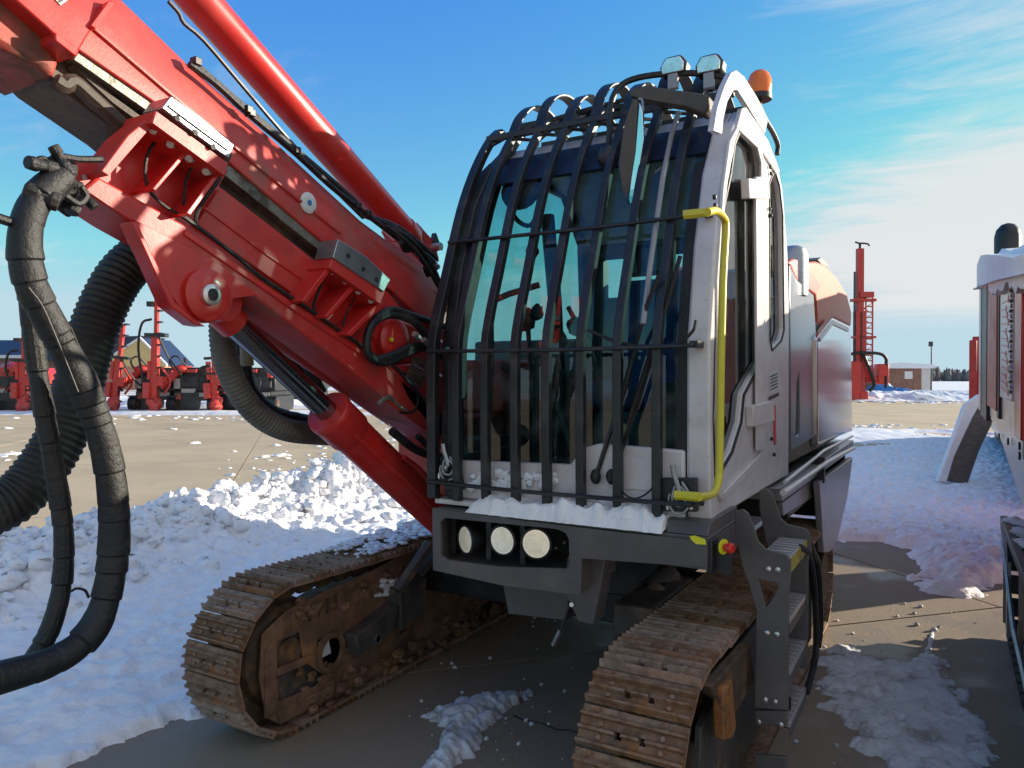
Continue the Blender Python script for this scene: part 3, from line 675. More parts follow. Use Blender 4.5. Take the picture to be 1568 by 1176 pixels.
m = MB(); m.tube([(-.35, 0, 11.7), (-.1, 0, 11.6), (.3, 0, 11.6), (.6, 0, 11.55), (.7, 0, 11.4)], .07, 6); m.cyl((0, 0, 11.2), (0, 0, 11.6), .1, 6); m.build('mast_head', POLE, b, local=True)
m = MB(); m.box(-1.2, 0, -.4, .6, .05, 2.9); m.box(-.2, .5, -.4, .4, -.0, .7); m.box(1.2, 2.0, -.4, .3, 1.2, 2.7); m.box(.4, 1.4, -.3, .3, 1.3, 1.8); m.box(.3, .9, -.3, .3, 1.7, 2.4); m.build('rotary_head', RED, b, local=True, bevel=.06)
m = MB(); m.tube([(-1.5, -.4, 3.2), (-.4, -.5, 3.5), (1.2, -.5, 3.45), (1.75, -.4, 3.1), (1.8, -.3, 2.6)], .12, 8, 4); m.tube([(0, -.5, 3.5), (.4, -.6, 2.4), (.8, -.6, 1.2), (.5, -.5, .7)], .12, 8, 4); m.tube([(1.75, -.4, 1.8), (1.75, -.4, .9)], .1, 6); m.build('hose', RUBB, b, local=True)

# leaning board behind the right machine
P4 = [(1440, 735), (1482, 622), (1502, 608), (1522, 645), (1500, 690), (1482, 742)]
q = [hit(a, c, d=11.3) for a, c in P4]; nrm = RM @ Vector((0, 0, -1)); nrm.z = 0; nrm.normalize()
m = MB(); k = len(q); m.add(q + [p + nrm * .10 for p in q], [tuple(range(k)), tuple(range(2 * k - 1, k - 1, -1))] + [(i, (i + 1) % k, (i + 1) % k + k, i + k) for i in range(k)])
bd = m.build('leaning_board', PLANK, bevel=.02); tag(bd, 'thick grey board leaning against the machine at right, snow along its upper edge', 'board')
q2 = [hit(a, c, d=11.28) for a, c in ((1436, 738), (1478, 620), (1500, 604), (1506, 612), (1490, 640), (1462, 700), (1450, 740))]; k = len(q2)
m = MB(); m.add([p + Vector((0, 0, .01)) for p in q2] + [p + nrm * .09 for p in q2], [tuple(range(k)), tuple(range(2 * k - 1, k - 1, -1))] + [(i, (i + 1) % k, (i + 1) % k + k, i + k) for i in range(k)])
tag(m.build('snow_on_board', SNOW, bevel=.02), 'snow lying along the leaning board', 'snow', kind='stuff')
# ================================================================== THE RED DRILL RIG
rig = root('drill_rig', (-1.86, 4.2, 0), 'large red crawler drill rig with white caged cab and raised red boom', 'drill rig')

# ---- crawler tracks
YF, YR, ZC, RT = 2.54, 5.35, .372, .335
def loop(s):
    L = YR - YF; H = math.pi * RT; T = 2 * L + 2 * H; s %= T
    if s < L: return YF + s, ZC + RT - .018 * math.sin(math.pi * s / L), 0.0              # top run, front to rear
    s -= L
    if s < H: a = s / RT; return YR + RT * math.sin(a), ZC + RT * math.cos(a), -a
    s -= H
    if s < L: return YR - s, ZC - RT, -math.pi
    s -= L; a = s / RT; return YF - RT * math.sin(a), ZC - RT * math.cos(a), -math.pi - a
LOOPL = 2 * (YR - YF) + 2 * math.pi * RT
def shoe_mesh():
    m = MB(); P = .128; w = .18
    def bars(c0, c1, ks):   # plate from c0 to c1 with triangular grousers at ks
        q = [(c0, -.004), (c0, .010)]
        for k in ks: q += [(k - .009, .012), (k - .004, .031), (k + .004, .031), (k + .010, .012)]
        return q + [(c1, .010), (c1, -.004)]
    K = (-P * .40, -P * .07, P * .26)
    prof = bars(-P * .49, P * .49, K)
    hx0, hx1 = .030, .052
    m.prism(prof, 'x', -w, -hx1); m.prism(prof, 'x', -hx0, hx0); m.prism(prof, 'x', hx1, w)
    for s in (-1, 1):
        for q in (bars(-P * .49, -P * .18, K[:1]), bars(P * .0, P * .49, K[2:])): m.prism(q, 'x', s * hx0, s * hx1)
    for x in (-.105, .105):
        for y in (-.030, .012): m.cyl((x, y, .008), (x, y, .020), .009, 6)
    m.mi = 1
    for s in (-1, 1): m.box(s * hx0, s * hx1, -.05, .05, -.03, -.012)   # link seen through the slots
    return m.mesh('track_shoe', [RUST, RUSTD], ang=25)
SHOE = shoe_mesh()
lk = MB()
for s in (-.05, .05): lk.prism([(-.075, -.012), (.075, -.012), (.06, -.07), (.02, -.085), (-.05, -.085), (-.08, -.05)], 'x', s - .012, s + .012)
lk.cyl((-.065, -.055, -.055), (.065, -.055, -.055), .02, 8)
LINK = lk.mesh('track_link', RUSTD)
def track(xc, inner, lab):
    fr = MB()   # frame body behind the cover plates
    zt = .60
    fr.prism([(YF - .02, .16), (YF + .02, .50), (YF + .35, .565), (YF + 1.2, .60), (YR - .45, .60), (YR - .2, .5), (YR - .2, .17)], 'x', xc - .10, xc + .10)
    t = fr.build('crawler_track', MUDF, rig, bevel=.01); t['label'] = lab
    n = round(LOOPL / .130)
    for i in range(n):
        y, z, a = loop(i * LOOPL / n + .05)
        rn = random.Random(i * 7 + int(xc * 10)); jx, ja = rn.uniform(-.003, .003), rn.uniform(-.03, .03)
        Mx = Matrix.Translation((xc + jx, y, z)) @ Matrix.Rotation(a + ja, 4, 'X')
        for me, nm in ((SHOE, 'track_shoe'), (LINK, 'track_link')):
            o = bpy.data.objects.new(nm, me); scene.collection.objects.link(o); o.parent = t; o.matrix_basis = Mx
    s = inner   # +1: this track's inner face looks to +x, -1: to -x
    # idler at the nose, sprocket at the tail
    m = MB(); X = Vector((1, 0, 0))
    m.lathe([(.06, -.10), (.23, -.09), (.245, -.05), (.262, -.04), (.262, .04), (.245, .05), (.23, .09), (.06, .10)], (xc, YF, ZC), X, 32)
    m.lathe([(.07, -.13), (.075, .13)], (xc, YF, ZC), X, 16)
    m.build('idler_wheel', RUSTD, t)
    m = MB(); m.lathe([(.2, -.07), (.25, -.03), (.25, .03), (.2, .07)], (xc, YR, ZC), X, 24); m.lathe([(.16, -.17), (.17, .17)], (xc, YR, ZC), X, 20)
    for i in range(17):
        a = i * 2 * math.pi / 17; m.box(xc - .02, xc + .02, -.03, .03, .24, .29, Matrix.Translation((0, YR, ZC)) @ Matrix.Rotation(a, 4, 'X'))
    m.build('drive_sprocket', RUSTD, t)
    for i in range(6):
        m = MB(); y = YF + .42 + i * .40; m.lathe([(.05, -.13), (.10, -.12), (.10, -.06), (.075, -.05), (.075, .05), (.10, .06), (.10, .12), (.05, .13)], (xc, y, .155), X, 18); m.build('track_roller', RUSTD, t)
    return t
tl = track(-2.85, 1, 'rusty crawler track at left, half sunk in snow, dirt-caked inner frame')
tr = track(-.87, -1, 'rusty brown crawler track under the cab and ladder')
# cover plates on the inner face of the left frame (we look at it obliquely)
XI = -2.71
win1 = yz([(424, 984), (459, 968), (465, 1008), (426, 1024)], XI)
win2 = yz([(425, 1036), (470, 1016), (497, 1034), (483, 1052), (427, 1074)], XI)
win3 = yz([(487, 980), (510, 972), (522, 1018), (500, 1030), (483, 1004)], XI)
cover = yz([(402, 972), (440, 935), (500, 905), (560, 880), (628, 842), (690, 815), (750, 812), (770, 905), (660, 985), (590, 1030), (500, 1075), (430, 1110), (408, 1100), (398, 1040)], XI)
m = MB(); m.prism(cover, 'x', XI - .012, XI, holes=[win1, win2, win3]); m.build('frame_cover_plate', MUDF, tl, bevel=.004)
m = MB(); m.prism(yz([(410, 965), (540, 895), (540, 1050), (420, 1100)], XI - .03), 'x', XI - .05, XI - .03); m.build('inner_panel', MUDG, tl)
# raised ribs on it
for pts in ([(406, 1102), (408, 1000), (420, 975), (425, 985), (420, 1090)], [(424, 1024), (482, 1000), (484, 1010), (424, 1036)], [(425, 1090), (600, 1005), (690, 958), (692, 968), (600, 1020), (430, 1108)]):
    m = MB(); m.prism(yz(pts, XI + .012), 'x', XI, XI + .014); m.build('stiffener_rib', MUDF, tl, bevel=.003)
for i in range(7):   # recoil spring seen in the frame
    m = MB(); y0 = hit(436 + i * 13, 955 - i * 6, x=XI).y; z0 = hit(436 + i * 13, 955 - i * 6, x=XI).z
    m.box(XI - .01, XI + .008, y0 - .012, y0 + .004, z0 - .045, z0 + .03); m.build('spring_coil', RUSTD, tl, bevel=.003)
# ring casting in the middle and grey guard bracket
c1 = hit(500, 1000, x=XI); m = MB(); m.lathe([(.10, 0), (.10, .02), (.075, .024), (.075, 0)], (XI, c1.y + .02, c1.z), (1, 0, 0), 20)
c2 = hit(560, 985, x=XI); m.lathe([(.07, 0), (.085, .03), (.05, .05), (.03, .05)], (XI, c2.y, c2.z), (1, 0, 0), 16); m.build('pivot_casting', MUDF, tl)
m = MB(); m.prism(yz([(545, 975), (612, 925), (604, 965), (550, 1005)], XI + .09), 'x', XI - .01, XI + .09); m.prism(yz([(612, 905), (655, 885), (648, 940), (616, 965)], XI + .1), 'x', XI, XI + .10)
m.build('guard_bracket', MUDG, tl, bevel=.006)
c = hit(578, 978, x=XI + .09); m = MB(); m.lathe([(.028, 0), (.028, .006), (.018, .006), (.018, 0)], (XI + .092, c.y, c.z), (1, 0, 0), 14); m.build('tow_eye', STEEL, tl)
for a_, b_ in (((658, 832), (608, 905)), ((690, 815), (640, 880))):
    m = MB(); m.tube([hit(*a_, x=XI + .16), hit(*b_, x=XI + .10)], .035, 6); m.build('hydraulic_brace', MUDG, tl)
for pts in ([(489, 984), (503, 978), (507, 1000), (492, 1008)],):
    m = MB(); m.prism(yz(pts, XI + .004), 'x', XI - .002, XI + .004); o = m.build('inspection_tag', LABELW, tl)
# caked mud lumps on the lower run
random.seed(9); m = MB()
for i in range(340):
    y = random.uniform(YF, YR - .2); z = random.choice((random.uniform(.06, .12), random.uniform(.1, .3), random.uniform(.5, .6))); r = random.uniform(.008, .028)
    m.blob((XI + random.uniform(-.02, .05 if z < .15 else .02), y, z), (r, r * 1.5, r), i, .4, 5, 4)
tag(m.build('caked_mud', MUDF, tl, smooth=False), 'caked brown mud on the inner track frame', kind='stuff')
# right track: outer side pieces below the ladder
XO = -.66
m = MB(); m.prism([(YF - .1, .12), (YF - .02, .5), (YF + .5, .62), (YR - .3, .62), (YR - .2, .15)], 'x', -.745, -.72); m.build('frame_cover_plate', MUDG, tr, bevel=.004)
m = MB(); m.prism(yz([(1108, 1055), (1122, 1040), (1128, 1110), (1122, 1132), (1110, 1135)], -.64), 'x', -.68, -.64); m.build('rusty_guide_hook', mat('orange_rust', (.30, .12, .03), .85, col2=(.12, .06, .03), scale=30, var=.3, bump=.8), tr, bevel=.008)
m = MB(); m.prism(yz([(1092, 1052), (1150, 985), (1158, 1040), (1130, 1090), (1096, 1066)], -.655), 'x', -.70, -.66); m.build('guide_guard', RUSTD, tr, bevel=.006)

# ---- chassis
m = MB(); m.box(-2.30, -1.22, 3.5, 6.3, .60, 1.0); m.box(-2.72, -1.0, 3.6, 4.1, .42, .62); m.box(-2.72, -1.0, 5.0, 5.4, .42, .62); m.box(-2.9, -.75, 4.3, 6.9, 1.0, 1.12)
ch_ = m.build('chassis', BLACK, rig, bevel=.01)
m = MB(); m.prism(xz([(770, 895), (872, 903), (868, 950), (778, 940)], 2.78), 'y', 2.78, 3.2); m.build('belly_plate', GREYP, rig, bevel=.004)
m = MB(); m.prism(xz([(872, 850), (930, 856), (912, 955), (890, 950), (868, 905)], 2.72), 'y', 2.70, 2.80); m.build('front_strut', GREYP, rig, bevel=.004)
m = MB(); a = hit(873, 925, y=2.74); m.tube([a, hit(870, 935, y=2.74), hit(858, 965, y=2.72)], .006, 6, 3); m.build('dangling_cable', RUBB, rig)
m = MB(); m.cyl(hit(858, 965, y=2.72), hit(847, 988, y=2.72), .010, 8); m.build('cable_end', STEEL, rig)
m = MB(); m.cyl(hit(875, 926, y=2.69), hit(875, 926, y=2.73), .009, 8); m.build('tie_bolt', BOLT, rig)
random.seed(13)
for i, (px0, py0, px1, py1, r) in enumerate(((950, 985, 1000, 925, .035), (965, 960, 1010, 900, .05), (990, 910, 1030, 880, .06))):
    m = MB(); m.cyl(hit(px0, py0, y=3.0 + i * .2), hit(px1, py1, y=3.15 + i * .2), r, 10); m.build('drive_motor_pipe', MUDG, rig)
m = MB(); m.box(-1.25, -1.07, 3.0, 3.6, .42, .72); m.build('swing_beam', MUDG, rig, bevel=.01)

# ---- front beam with recessed lights
YB = 2.60
beamp = xz([(662, 778), (800, 797), (940, 814), (1083, 829), (1083, 869), (985, 862), (891, 855), (889, 912), (767, 896), (663, 873)], YB)
hole = xz([(674, 799), (680, 792), (855, 811), (870, 822), (872, 872), (765, 885), (684, 868), (674, 860)], YB)
hole = xz([(674, 800), (681, 793), (852, 810), (866, 816), (871, 826), (872, 866), (866, 871), (765, 868), (686, 858), (675, 850)], YB)
m = MB(); m.prism(beamp, 'y', YB, YB + .014, holes=[hole])
bx = [p[0] for p in beamp]; x0, x1 = min(bx), max(bx)
fb = m.build('front_beam', GREYP, rig, bevel=.003)
zt = beamp[0][1]; zb = beamp[-1][1]; xs = beamp[7][0]; zm = beamp[5][1]
m = MB(); m.box(x0, x1, YB + .016, YB + .55, zt - .014, zt - .001); m.build('top_plate', GREYP, fb, bevel=.003)
m = MB(); m.prism([(YB + .016, zb + .004), (YB + .016, zb + .018), (YB + .30, zb + .075), (YB + .30, zb + .06)], 'x', x0 + .002, xs - .002); m.build('light_shelf', GREYP, fb, bevel=.002)
m = MB(); m.box(x0, xs, YB + .30, YB + .312, zb + .05, zt - .02); m.build('recess_back', INT, fb)
m = MB(); m.box(x0, x0 + .012, YB + .016, YB + .55, zb + .01, zt - .02); m.build('side_plate', GREYP, fb, bevel=.002); m = MB(); m.box(xs - .012, xs, YB + .016, YB + .35, zb + .01, zm); m.build('side_plate', GREYP, fb, bevel=.002)
m = MB(); m.box(xs, x1 - .002, YB + .016, YB + .5, zm, zm + .012); m.build('underside_plate', GREYP, fb)
m = MB(); m.box(x1 - .012, x1, YB + .016, YB + .55, zm + .014, zt - .016); m.build('end_plate', GREYP, fb, bevel=.003)
m = MB(); m.prism([(YB + .02, zt + .0), (YB + .45, zt + .0), (YB + .45, zt + .045), (YB + .06, zt + .045)], 'x', x1 - .16, x1 - .004); m.build('corner_cap', GREYP, fb, bevel=.006)
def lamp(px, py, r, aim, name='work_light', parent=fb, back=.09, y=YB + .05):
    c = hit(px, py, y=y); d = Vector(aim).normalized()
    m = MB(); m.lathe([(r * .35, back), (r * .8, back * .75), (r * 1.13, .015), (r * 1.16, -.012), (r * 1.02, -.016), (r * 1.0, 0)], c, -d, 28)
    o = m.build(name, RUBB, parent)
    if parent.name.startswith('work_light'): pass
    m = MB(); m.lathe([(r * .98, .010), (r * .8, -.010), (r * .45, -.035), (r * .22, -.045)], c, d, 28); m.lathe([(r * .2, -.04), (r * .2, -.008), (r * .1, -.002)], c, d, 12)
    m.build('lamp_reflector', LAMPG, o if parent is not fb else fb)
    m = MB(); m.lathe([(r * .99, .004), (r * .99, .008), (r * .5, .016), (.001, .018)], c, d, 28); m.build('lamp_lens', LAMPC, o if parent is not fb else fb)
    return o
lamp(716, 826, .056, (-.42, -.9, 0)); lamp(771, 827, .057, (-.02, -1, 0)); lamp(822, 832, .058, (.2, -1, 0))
for px, py in ((694, 826), (748, 832), (800, 835)):
    m = MB(); a = hit(px, py, y=YB + .07); m.box(a.x - .012, a.x + .012, a.y, a.y + .05, zb + .06, zt - .02); m.build('lamp_bracket', BLACK, fb)
m = MB(); m.tube([hit(688, 800, y=YB + .2), hit(690, 812, y=YB + .14), hit(702, 820, y=YB + .1)], .005, 5, 4); o = m.build('lamp_wire', REDB, fb); o['label'] = 'orange-red lamp wire'
for px, py in ((867, 830), (854, 838)):
    m = MB(); a = hit(px, py, y=YB + .25); m.cyl(a, a + Vector((0, -.02, 0)), .006, 6); m.build('tie_bolt', BOLT, fb)
# e-stop bracket beside it
m = MB(); e0 = hit(1083, 826, y=2.60); m.box(x1, x1 + .012, 2.615, 2.70, zm - .01, zt - .01); m.box(x1 + .012, x1 + .07, 2.66, 2.68, zm - .02, zt - .03); eb = m.build('emergency_stop_bracket', BLACK, rig, bevel=.002)
for px, py in ((1092, 828), (1089, 850)):
    m = MB(); a = hit(px, py, y=2.655); m.cyl(a + Vector((0, -.010, 0)), a + Vector((0, .004, 0)), .0055, 10); m.build('bolt_head', BOLT, eb)
c = hit(1107, 837, y=2.64)
m = MB(); m.lathe([(.027, 0), (.027, .005)], c, Vector((.9, -.35, 0)), 20); o = m.build('stop_collar', YELS, eb)
m = MB(); m.lathe([(.012, .008), (.012, .018), (.018, .022), (.019, .036), (.013, .042)], c, Vector((.9, -.35, 0)), 20); o = m.build('stop_button', REDB, eb)
m = MB(); m.prism(xz([(1056, 821), (1064, 820), (1080, 826), (1081, 834), (1066, 833), (1058, 826)], YB - .003), 'y', YB - .004, YB - .001); o = m.build('warning_sticker', YELS, fb)

# ---- cab
cab_prof = [(2.74, 1.165), (2.72, 1.42), (2.72, 1.84), (2.80, 2.20), (2.91, 2.50), (3.05, 2.70), (3.20, 2.82), (3.62, 2.85), (3.95, 2.80), (4.10, 2.69), (4.25, 2.38), (4.30, 2.1), (4.30, 1.165)]
XR, XL = -.75, -1.95
door_hole = yz([(1119, 268), (1125, 222), (1133, 202), (1142, 197), (1152, 208), (1160, 228), (1164, 255), (1167, 330), (1166, 552), (1150, 580), (1138, 603), (1134, 645), (1120, 690), (1101, 722), (1093, 728), (1091, 640), (1096, 430), (1108, 320)], XR)
rear_hole = yz([(1178, 282), (1186, 262), (1193, 285), (1198, 330), (1200, 505), (1196, 520), (1182, 535), (1179, 520)], XR)
m = MB(); m.prism(cab_prof, 'x', XR - .045, XR, holes=[door_hole, rear_hole]); cab = m.build('cab', WHITE, rig, bevel=.010)
m = MB(); m.prism(cab_prof, 'x', XL, XL + .04, holes=[[(2.84, 1.35), (2.79, 1.85), (2.88, 2.25), (3.0, 2.55), (3.2, 2.75), (3.9, 2.74), (4.12, 2.5), (4.2, 1.35)]]); m.build('left_side_wall', INT, cab, bevel=.006)
m = MB(); m.prism([(2.85, 1.36), (2.80, 1.85), (2.89, 2.25), (3.01, 2.54), (3.2, 2.74), (3.9, 2.73), (4.11, 2.5), (4.19, 1.36)], 'x', XL + .016, XL + .022); m.build('left_side_window', SGL, cab)
m = MB(); m.box(XL + .04, XR - .045, 4.24, 4.30, 1.165, 1.75); m.box(XL + .04, XR - .045, 4.18, 4.25, 2.42, 2.55); m.box(XL + .04, XL + .14, 4.2, 4.28, 1.75, 2.42); m.box(XR - .4, XR - .045, 4.2, 4.28, 1.75, 2.42)
m.build('rear_wall', INT, cab)
m = MB(); m.box(XL + .14, XR - .4, 4.225, 4.232, 1.75, 2.42); m.build('rear_window', SGL, cab)
m = MB(); m.prism([(3.05, 2.70), (3.20, 2.82), (3.62, 2.85), (3.95, 2.80), (4.10, 2.69), (4.25, 2.5), (4.22, 2.46), (4.06, 2.64), (3.93, 2.74), (3.62, 2.78), (3.22, 2.76), (3.08, 2.66)], 'x', XL + .04, XR - .045); m.build('roof', WHITE, cab, bevel=.006)
m = MB(); m.box(XL + .04, XR - .045, 2.74, 4.3, 1.165, 1.20); m.build('cab_floor', TEALF, cab)
fp = [(2.74, 1.165), (2.72, 1.42), (2.72, 1.84), (2.80, 2.20), (2.91, 2.50), (3.05, 2.70), (3.12, 2.755)]
def off(pr, dy, dz=0): return [(y + dy, z + dz) for y, z in pr]
def band(pr, t): return pr + [(y + t, z - t * .25) for y, z in reversed(pr)]
m = MB(); m.prism(band(off(fp, -.010), .07), 'x', XR - .085, XR + .004); o = m.build('right_front_pillar', WHITE, cab, bevel=.012)
m = MB(); m.prism(band(off(fp, -.008), .07), 'x', XL, XL + .06); m.build('left_front_pillar', BLACK, cab, bevel=.008)
m = MB(); m.prism(band(off(fp[1:], .002), .012), 'x', XR - .125, XR - .085); m.build('windscreen_seal', RUBB, cab)
m = MB(); m.prism(band(off(fp[1:], .002), .012), 'x', XL + .06, XL + .10); m.build('windscreen_seal', RUBB, cab)
ws = [(2.725, 1.33), (2.722, 1.60), (2.722, 1.84), (2.76, 2.02), (2.80, 2.20), (2.91, 2.50), (3.0, 2.635), (3.04, 2.69)]
m = MB(); m.prism(off(ws, .004) + [(y + .010, z) for y, z in reversed(off(ws, .004))], 'x', XL + .08, XR - .10); m.build('windscreen', WGL, cab)
m = MB(); m.prism(band([(2.965, 2.60), (3.05, 2.70), (3.12, 2.76)], .02), 'x', XL + .07, XR - .09); m.build('sun_visor_band', mat('navy_visor', (.012, .02, .05), .35), cab)
# lower front panel: raised white piece with vent on the right half, narrow sill on the left
m = MB(); m.prism([(XL + .06, 1.17), (XR - .09, 1.17), (XR - .09, 1.43), (-1.18, 1.44), (-1.25, 1.42), (-1.31, 1.35), (XL + .06, 1.335)], 'y', 2.700, 2.735); m.build('front_lower_panel', WHITE, cab, bevel=.010)
m = MB(); m.prism([(-1.14, 1.27), (-.93, 1.27), (-.93, 1.39), (-1.12, 1.40)], 'y', 2.692, 2.702); m.build('panel_cover', WHITE, cab, bevel=.006)
m = MB(); m.box(XL - .0, XR + .004, 2.66, 2.76, 1.145, 1.168); m.build('front_sill', WHITE, cab, bevel=.005)
# door parts
m = MB(); dg = yz([(1119, 268), (1125, 222), (1133, 202), (1142, 197), (1152, 208), (1160, 228), (1164, 255), (1167, 330), (1166, 552), (1150, 580), (1138, 603), (1134, 645), (1120, 690), (1101, 722), (1093, 728), (1091, 640), (1096, 430), (1108, 320)], XR)
m.prism(dg, 'x', XR - .030, XR - .024); m.build('door_window', SGLR, cab)
m = MB(); m.prism(rear_hole, 'x', XR - .030, XR - .024); m.build('rear_side_window', SGLR, cab)
def rim(poly, s, a, b, name, mt, parent):
    cy = sum(p[0] for p in poly) / len(poly); cz = sum(p[1] for p in poly) / len(poly)
    n = len(poly); out_ = []
    for i in range(n):
        p0 = Vector(poly[i - 1]); p1 = Vector(poly[i]); p2 = Vector(poly[(i + 1) % n])
        e = ((p1 - p0).normalized() + (p2 - p1).normalized()); nn = Vector((e.y, -e.x)).normalized()
        if (p1 + nn * .01 - Vector((cy, cz))).length < (p1 - Vector((cy, cz))).length: nn = -nn
        out_.append(tuple(p1 + nn * s))
    m = MB(); m.prism(out_, 'x', a, b, holes=[poly]); return m.build(name, mt, parent, bevel=.003)
rim(dg, .016, XR - .002, XR + .006, 'window_seal', RUBB, cab)
rim(rear_hole, .012, XR - .002, XR + .005, 'window_seal', RUBB, cab)
# door leaf edge as a raised lip
lip = yz([(1100, 755), (1098, 430), (1108, 285), (1118, 215), (1135, 184), (1144, 183), (1160, 205), (1170, 245), (1172, 690), (1166, 706), (1106, 768)], XR + .012)
lin = yz([(1104, 745), (1102, 430), (1112, 285), (1121, 220), (1136, 192), (1144, 191), (1157, 212), (1166, 250), (1168, 686), (1163, 697), (1108, 755)], XR + .012)
m = MB(); m.prism(lip, 'x', XR, XR + .013, holes=[lin]); m.build('door_frame', WHITE, cab, bevel=.003)
m = MB(); m.prism(yz([(1160, 270), (1171, 270), (1172, 690), (1163, 690)], XR + .03), 'x', XR + .012, XR + .024); m.build('hinge_post', WHITE, cab, bevel=.005)
for pts in ([(1152, 272), (1183, 276), (1184, 304), (1153, 303)], [(1159, 622), (1190, 614), (1191, 644), (1160, 654)]):
    m = MB(); m.prism(yz(pts, XR + .05), 'x', XR + .0, XR + .036); h = m.build('door_hinge', WHITE, cab, bevel=.006)
for px, py in ((1178, 256), (1179, 266), (1177, 320), (1179, 330), (1180, 672), (1184, 696), (1092, 302), (1093, 315), (1073, 770)):
    m = MB(); a = hit(px, py, x=XR + .005); m.lathe([(.010, 0), (.010, .008), (.006, .012)], a, (1, 0, 0), 8); m.build('cab_bolt', BLACK if px > 1090 else RUBB, cab)
m = MB(); m.prism(yz([(1178, 572), (1192, 565), (1193, 598), (1179, 604)], XR + .004), 'x', XR + .001, XR + .004); lb = m.build('data_label', LABELW, cab)
m = MB()
for i in range(5): m.prism(yz([(1180, 576 + i * 5), (1191, 571 + i * 5), (1191, 573 + i * 5), (1180, 578 + i * 5)], XR + .006), 'x', XR + .004, XR + .0055)
m.build('label_print', LABELD, cab)
m = MB(); m.prism(yz([(1178, 608), (1193, 601), (1193, 606), (1178, 613)], XR + .004), 'x', XR + .001, XR + .004); m.build('label_print', LABELD, cab)
m = MB(); m.prism(yz([(1185, 622), (1188, 620), (1189, 680), (1186, 682)], XR + .004), 'x', XR + .001, XR + .004); m.build('red_warning_label', REDB, cab)
# arch of the guard over the cab's right corner
m = MB(); m.prism(yz([(1091, 200), (1097, 165), (1108, 132), (1118, 112), (1126, 108), (1138, 118), (1156, 146), (1174, 186), (1170, 204), (1158, 186), (1142, 160), (1128, 138), (1122, 138), (1112, 156), (1106, 182), (1104, 205)], XR), 'x', XR - .018, XR + .004); m.build('corner_arch', WHITE, cab, bevel=.006)
m = MB(); m.tube(hx([(1124, 114), (1140, 128), (1160, 160), (1172, 184), (1184, 204), (1191, 222), (1190, 236)], XR - .02), .013, 8, 5); m.build('roof_rail', BLACK, cab)
m = MB(); m.prism(yz([(1128, 196), (1136, 166), (1142, 164), (1160, 190), (1176, 215), (1194, 262), (1190, 268), (1170, 236)], XR + .01), 'x', XR - .01, XR + .012); m.build('roof_gusset', WHITE, cab, bevel=.004)
# handrail
m = MB(); m.tube(hx([(1083, 325), (1096, 323), (1107, 332), (1111, 350), (1107, 430), (1104, 560), (1102, 700), (1100, 735), (1094, 753), (1084, 759), (1070, 761)], XR + .07), .0135, 12, 8); m.tube([hit(1085, 325, x=XR + .07), hit(1083, 325, x=XR + .07) + Vector((-.08, 0, 0))], .0155, 8); m.tube([hit(1071, 761, x=XR + .07), hit(1071, 761, x=XR + .07) + Vector((-.08, 0, 0))], .0155, 8)
m.build('yellow_handrail', YEL, cab)
# interior
m = MB(); m.box(-1.62, -1.08, 3.35, 3.85, 1.55, 1.68); m.prism([(3.78, 1.62), (3.92, 1.62), (4.08, 2.22), (3.98, 2.26)], 'x', -1.58, -1.12); m.box(-1.5, -1.2, 3.4, 3.8, 1.2, 1.55); s_ = m.build('operator_seat', SEAT, cab, bevel=.03)
for xa in (-1.72, -1.0):
    m = MB(); m.box(xa - .07, xa + .07, 3.1, 3.75, 1.60, 1.68); m.cyl((xa, 3.2, 1.66), (xa, 3.17, 1.80), .012, 8); m.blob((xa, 3.17, 1.83), (.025, .025, .045), 3, .1, 10, 7); m.build('armrest_joystick', INT, cab, bevel=.01)
m = MB(); m.prism(xz([(958, 372), (1032, 366), (1030, 418), (956, 424)], 3.05), 'y', 3.05, 3.09); mo = m.build('monitor', INT, cab, bevel=.006)
m = MB(); m.prism(xz([(963, 377), (1027, 371), (1025, 413), (961, 419)], 3.045), 'y', 3.044, 3.049); m.build('monitor_screen', SCRN, cab)
m = MB(); m.cyl((-.90, 3.08, 1.3), (-.90, 3.08, 2.25), .02, 8); m.build('monitor_post', INT, cab)
m = MB(); m.prism([(2.84, 1.2), (3.1, 1.2), (3.02, 1.55), (2.86, 1.55)], 'x', -1.28, -.9); m.build('front_console', INT, cab, bevel=.02)
m = MB(); m.lathe([(.02, 0), (.085, .03), (.095, .05), (.02, .045)], hit(800, 300, y=3.15), (.3, -1, .2), 16); m.tube([hit(800, 300, y=3.16), hit(815, 250, y=3.2), hit(820, 225, y=3.25)], .012, 6, 4); m.build('cab_fan', INT, cab)
m = MB(); m.tube([hit(838, 330, y=3.3), hit(846, 420, y=3.3), hit(850, 470, y=3.3), hit(856, 600, y=3.4)], .035, 8, 4); m.build('wiring_loom', INT, cab)
m = MB(); m.tube([hit(875, 690, y=3.0), hit(860, 640, y=3.0), hit(845, 600, y=3.05)], .02, 6); m.box(-1.55, -1.4, 2.95, 3.05, 1.2, 1.34); m.build('foot_pedal', INT, cab, bevel=.01)
m = MB(); m.prism(xz([(838, 600), (905, 596), (900, 648), (842, 655)], 3.9), 'y', 3.88, 3.95); m.prism(xz([(880, 580), (930, 578), (928, 610), (884, 612)], 3.9), 'y', 3.85, 3.9); o = m.build('red_boom_stand_in', REDM, cab, bevel=.01)  # red blocks stand in for the boom's red seen in the cab glass
m = MB(); m.box(-1.9, -1.7, 3.7, 4.15, 1.25, 1.75); m.build('side_console', INT, cab, bevel=.02)
m = MB(); m.tube([hit(752, 462, y=3.05), hit(780, 450, y=3.1), hit(826, 436, y=3.15)], .016, 8); o = m.build('red_grab_bar', REDM, cab)
m = MB(); m.tube([hit(752, 462, y=3.0), hit(752, 560, y=3.0), hit(748, 660, y=3.0)], .014, 8); m.build('grab_bar_post', INT, cab)
